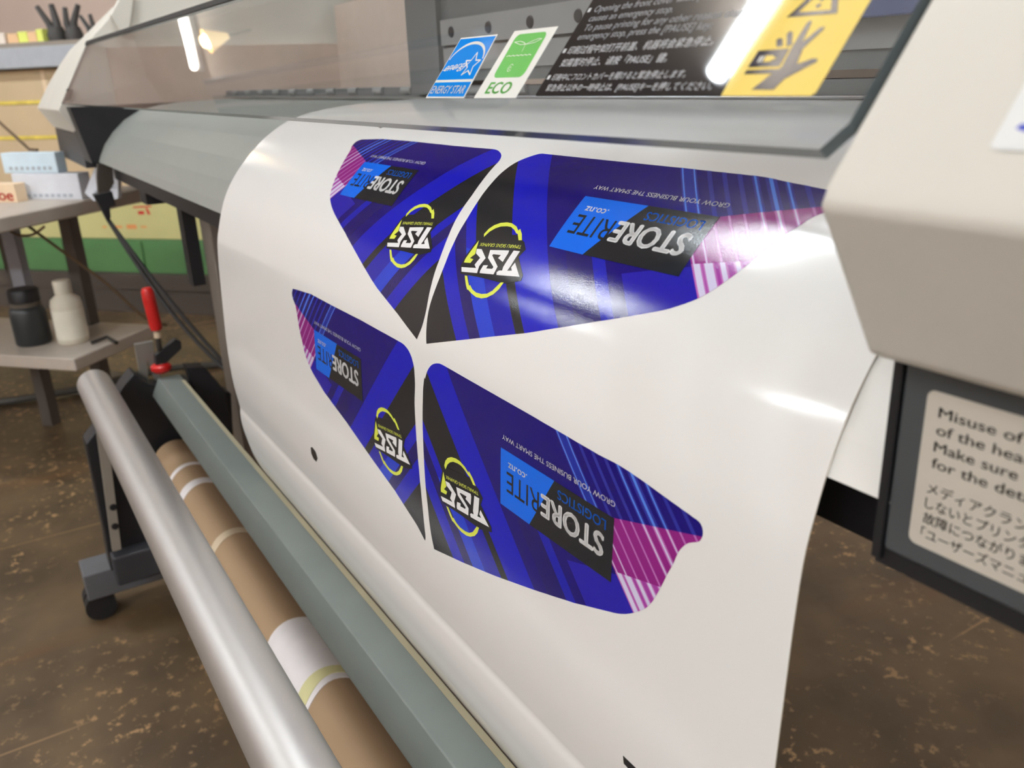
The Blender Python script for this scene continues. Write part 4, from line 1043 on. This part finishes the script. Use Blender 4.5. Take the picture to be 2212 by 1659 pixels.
# things on the table
def carton(name, a0, a1, b0, b1, z0, z1, mt, label, cat, group=None, seam=None, flap=True):
    t = thing(name, label, cat, R((a0 + a1) / 2, (b0 + b1) / 2, z0), group)
    m = MB(); m.rbox(a0, a1, b0, b1, z0, z1)
    m.build('carton_body', mt, t, bevel=0.002)
    return t
t = carton('tissue_box', -1.815, -1.652, 1.752, 1.785, -0.186, -0.137, 'box_blue', 'pale blue flat box lying on top of the white one on the table', 'box')
m = MB()
for i in range(8):
    m.rbox(-1.795 + i * 0.017, -1.787 + i * 0.017, 1.7505, 1.7521, -0.178, -0.170)
m.build('print_row', 'box_print', t)
t = carton('mask_box', -1.795, -1.595, 1.75, 1.79, -0.25, -0.187, 'box_white', 'white flat box on the table underneath the pale blue box', 'box')
m = MB()
for i in range(9):
    m.rbox(-1.775 + i * 0.018, -1.765 + i * 0.018, 1.7485, 1.7499, -0.243, -0.236)
m.build('print_row', 'box_print', t)
t = carton('small_box', -1.92, -1.742, 1.70, 1.735, -0.25, -0.205, 'carton_seam', 'small pale box with red lettering at the table edge', 'box')
def red_surf(a, z, h):
    return R(a / 1000, 1.70 - h, z / 1000), -E2
flat_obj('red_lettering', [(1, 0, fit('ALoe', (-1850, -242), (-1750, -245), (0, 26), 0.03))], ['print_red'], t, red_surf, h0=0.0003)
t = thing('punched_card', 'white punched paper card leaning on the table right of the boxes', 'card', R(-1.505, 1.72, -0.25))
m = MB(); m.extrude([R(-1.545, 1.73, -0.25), R(-1.575, 1.74, -0.232), R(-1.535, 1.745, -0.172), R(-1.50, 1.75, -0.172), R(-1.475, 1.748, -0.186), R(-1.478, 1.735, -0.245)], E2 * 0.012)
m.build('card_stack', 'box_white', t)
m = MB()
for i in range(4):
    m.extrude([q + R(-1.537 + i * 0.016, 1.7325, -0.232 + i * 0.004) for q in (E1 * 0.0, E1 * 0.006, E1 * 0.006 + Vector((0, 0, .006)), Vector((0, 0, .006)))], E2 * -0.002)
m.build('punch_mark', 'box_print', t)
m = MB(); m.tube([R(-2.10, 2.02, -0.045), R(-1.745, 1.775, -0.131), R(-1.715, 1.768, -0.132)], 0.004, 8)
tag(m.build('hook_rod', 'cable_brown', smooth=True), 'thin brown rod with a bent tip resting on the pale blue box', 'rod')

# bottles on the shelf
B0 = R(-1.665, 1.70, -0.60)
t = thing('white_bottle', 'white plastic bottle with a paper label on the table shelf', 'bottle', B0)
m = MB(); m.lathe(B0, [(0.0, 0.0), (0.034, 0.0), (0.037, 0.004), (0.037, 0.098), (0.034, 0.112), (0.020, 0.124), (0.018, 0.128)], 28)
m.build('bottle_body', 'bottle_white', t, smooth=True, angle=60)
m = MB(); m.lathe(B0, [(0.0174, 0.127), (0.0205, 0.128), (0.0205, 0.156), (0.019, 0.160), (0.0, 0.160)], 24)
m.build('bottle_cap', 'bottle_white', t, smooth=True)
m = MB(); m.lathe(B0, [(0.037, 0.014), (0.0376, 0.014), (0.0376, 0.088), (0.037, 0.088)], 28)
m.build('bottle_label', 'bottle_label', t, smooth=True)
B1 = R(-1.765, 1.675, -0.60)
t = thing('black_bottle', 'dark bottle with a wide black cap on the shelf left of the white bottle', 'bottle', B1)
m = MB(); m.lathe(B1, [(0.0, 0.0), (0.039, 0.0), (0.042, 0.004), (0.042, 0.085), (0.038, 0.096), (0.034, 0.098)], 28)
m.build('bottle_body', 'bottle_dark', t, smooth=True, angle=60)
m = MB(); m.lathe(B1, [(0.033, 0.097), (0.035, 0.098), (0.035, 0.108), (0.033, 0.109)], 28)
m.build('bottle_collar', 'rack_dark', t, smooth=True)
m = MB(); m.lathe(B1, [(0.030, 0.109), (0.036, 0.110), (0.036, 0.138), (0.033, 0.142), (0.0, 0.142)], 28)
m.build('bottle_cap', 'black_plastic', t, smooth=True)
m = MB(); m.tube([R(-1.60, 1.685, -0.595), R(-1.575, 1.715, -0.588), R(-1.535, 1.70, -0.597)], 0.005, 8)
tag(m.build('dark_tool', 'dark_steel', smooth=True), 'short dark bent tool lying on the shelf right of the white bottle', 'tool')

# cables
def cable(name, pts, r, mt, label):
    m = MB(); m.tube(catmull([tuple(p) for p in pts], 8), r, 8)
    return tag(m.build(name, mt, smooth=True), label, 'cable')
cable('power_cord', [R(-1.70, 1.60, -0.285), R(-1.65, 1.585, -0.305), R(-1.60, 1.58, -0.305), R(-1.555, 1.575, -0.285)], 0.003, 'cable_brown', 'thin brown cord looping below the table top')
cable('table_cable', [R(-1.63, 1.60, -0.285), R(-1.60, 1.66, -0.36), R(-1.56, 1.73, -0.45), R(-1.52, 1.80, -0.56), R(-1.50, 1.85, -0.592)], 0.0035, 'cable_brown', 'thin cable hanging from the table towards its lower shelf')
cable('floor_cable', [R(-2.45, 1.80, F + 0.012), R(-2.22, 1.92, F + 0.012), R(-2.02, 2.06, F + 0.02), R(-1.86, 2.24, F + 0.03), R(-1.75, 2.36, F + 0.012), R(-1.60, 2.42, F + 0.012)], 0.012, 'cable_grey', 'thick grey cable curving across the floor under the table')
m = MB()
rng = [R(-2.06, 2.04, F + 0.002), R(-2.0, 2.06, F + 0.002), R(-1.93, 2.13, F + 0.002), R(-1.95, 2.2, F + 0.002), R(-2.03, 2.17, F + 0.002), R(-2.08, 2.09, F + 0.002)]
c0 = sum(rng, Vector()) / 6
ring2 = [c0 + (p - c0) * f + Vector((0, 0, hz)) for p, f, hz in zip(rng, (.6, .7, .5, .65, .55, .7), (.03, .045, .03, .036, .05, .03))]
m.quadstrip(rng, ring2, 0, close=True); m.poly(ring2); m.poly(rng[::-1])
tag(m.build('crumpled_rag', 'rag_white', smooth=True, angle=80), 'crumpled whitish rag on the floor beside the grey cable', 'rag')

# ------------------------------------------------------------------ storage rack, cartons, tools on it
RK = thing('storage_rack', 'storage rack with a blue grey front beam against the left background', 'rack', R(-3.0, 3.3, F))
m = MB(); m.rbox(-4.4, -1.6, 2.95, 3.0, 0.093, 0.170)
m.build('front_beam', 'rack_blue', RK, bevel=0.002)
m = MB(); m.rbox(-4.4, -1.6, 2.952, 3.72, 0.170, 0.186)
m.build('rack_shelf', 'laminate_edge', RK)
m = MB(); m.rbox(-4.4, -1.6, 3.66, 3.72, 0.093, 0.170)
m.build('rear_beam', 'rack_blue', RK)
for a in (-4.38, -1.66):
    for b in (2.96, 3.66):
        m = MB(); m.rbox(a, a + 0.05, b, b + 0.05, F, 0.093)
        m.build('upright', 'rack_blue', RK)
m = MB(); m.rbox(-4.4, -1.6, 2.97, 3.72, -0.80, -0.735)
m.build('lower_shelf', 'ply_shade_dark', RK)
m = MB(); m.rbox(-4.32, -1.66, 2.975, 2.99, F, -0.80)
m.build('shade_panel', 'ply_shade_dark', RK)  # dark board standing in for the shade on the floor below the rack
zt = 0.186
def carton2(a0, a1, z0, z1, mt, label, group, straps=(), seam=None, b0=3.0):
    t = thing('shipping_carton', label, 'carton', R((a0 + a1) / 2, b0 + 0.3, z0), group)
    m = MB(); m.rbox(a0, a1, b0, b0 + 0.6, z0, z1)
    m.build('carton_body', mt, t, bevel=0.003)
    for z in straps:
        m = MB(); m.rbox(a0 + 0.003, a1 - 0.003, b0 - 0.0015, b0 + 0.002, z - 0.007, z + 0.007)
        m.build('packing_strap', 'strap_yellow', t)
    if seam is not None:
        m = MB(); m.rbox(seam - 0.010, seam + 0.010, b0 - 0.0025, b0 + 0.002, z0 + 0.005, z1 - 0.003)
        m.build('seam_tape', 'carton_seam', t)
    return t
g = 'cartons on the rack'
carton2(-3.75, -2.10, -0.043, 0.088, 'carton_tan', 'topmost long tan carton under the rack beam, with a pale seam tape', g, (-0.036,), -2.80)
carton2(-3.75, -2.10, -0.181, -0.045, 'carton_tan', 'tan carton below the topmost one, between two yellow packing straps', g, (-0.174,))
carton2(-3.75, -2.10, -0.434, -0.183, 'carton_tan', 'tan carton just above the pale yellow carton, mostly hidden by the table', g, ())
t = carton2(-3.6, -2.0, -0.590, -0.436, 'carton_yellow', 'pale yellow carton with red and orange print, seen under the table top', g, ())
def yel_surf(a, z, h):
    return R(a / 1000, 3.0 - h, z / 1000), -E2
flat_obj('carton_print', [(1, 0, [rrect(-2620, -2560, -545, -535, 4), rrect(-2540, -2490, -548, -530, 4), rrect(-2470, -2440, -543, -535, 3), rrect(-2660, -2640, -545, -537, 3)]),
                          (1, 1, [[(-2490, -462), (-2400, -458), (-2400, -452), (-2490, -456)], [(-2470, -488), (-2440, -488), (-2440, -474), (-2470, -474)], [(-2425, -488), (-2410, -488), (-2420, -462), (-2430, -462)]])],
         ['print_orange', 'print_red'], t, yel_surf, h0=0.0005)
t = thing('green_crate', 'wide green plastic crate under the pale yellow carton', 'crate', R(-2.8, 3.3, -0.735))
m = MB(); m.rbox(-3.6, -2.0, 3.0, 3.6, -0.735, -0.592)
m.build('crate_body', 'crate_green', t, bevel=0.004)
m = MB()
for a in (-3.3, -2.9, -2.5, -2.1):
    m.rbox(a, a + 0.02, 2.992, 3.0, -0.730, -0.60)
m.build('crate_rib', 'crate_green', t)
# black spring clamps standing on the rack shelf
def hand_clamp(a, z0, s, lean, label):
    t = thing('spring_clamp', label, 'clamp', R(a, 3.05, z0), 'black spring clamps on the rack shelf')
    m = MB(); m.tube([R(a - .005 * s, 3.05, z0 + 0.0), R(a - .03 * s, 3.05, z0 + .075 * s), R(a - .075 * s + lean, 3.05, z0 + .145 * s)], [.022 * s, .014 * s, .010 * s], 10)
    m.build('jaw', 'grip_black', t, smooth=True)
    m = MB(); m.tube([R(a + .010 * s, 3.05, z0 + 0.0), R(a + .01 * s, 3.05, z0 + .08 * s), R(a + .0 * s + lean, 3.05, z0 + .15 * s)], [.022 * s, .016 * s, .011 * s], 10)
    m.build('jaw', 'grip_black', t, smooth=True)
    m = MB(); m.lathe(R(a, 3.05, z0), [(0.0, 0.0), (.036 * s, 0.0), (.040 * s, .03 * s), (.030 * s, .06 * s), (0.0, .07 * s)], 14)
    m.build('grip', 'grip_black', t, smooth=True)
    return t
hand_clamp(-2.738, zt, 0.92, 0.0, 'largest black spring clamp standing on the rack, leftmost of three')
hand_clamp(-2.656, zt, 0.86, 0.045, 'middle black spring clamp on the rack with its jaws upright')
hand_clamp(-2.565, zt, 0.62, 0.0, 'smallest black spring clamp on the rack, next to the printer edge')
for a, wd, hz, mt, lb in ((-3.02, .05, .045, 'pale_pack', 'pale pack on the rack at the far left of its shelf'), (-2.955, .05, .04, 'peach_pack', 'peach pack on the rack shelf beside the pale one'),
                          (-2.902, .045, .045, 'lime_pack', 'lime yellow pack standing left on the rack shelf'), (-2.855, .042, .043, 'peach_pack', 'peach pack between two lime packs on the rack'),
                          (-2.811, .03, .05, 'lime_pack', 'narrow lime pack on the rack touching the black clamps'), (-2.53, .05, .03, 'clamp_red', 'small red pack on the rack right of the clamps')):
    m = MB(); m.rbox(a, a + wd, 3.02, 3.10, zt, zt + hz)
    tag(m.build('small_pack', mt, bevel=0.002), lb, 'pack', 'small packs on the rack')
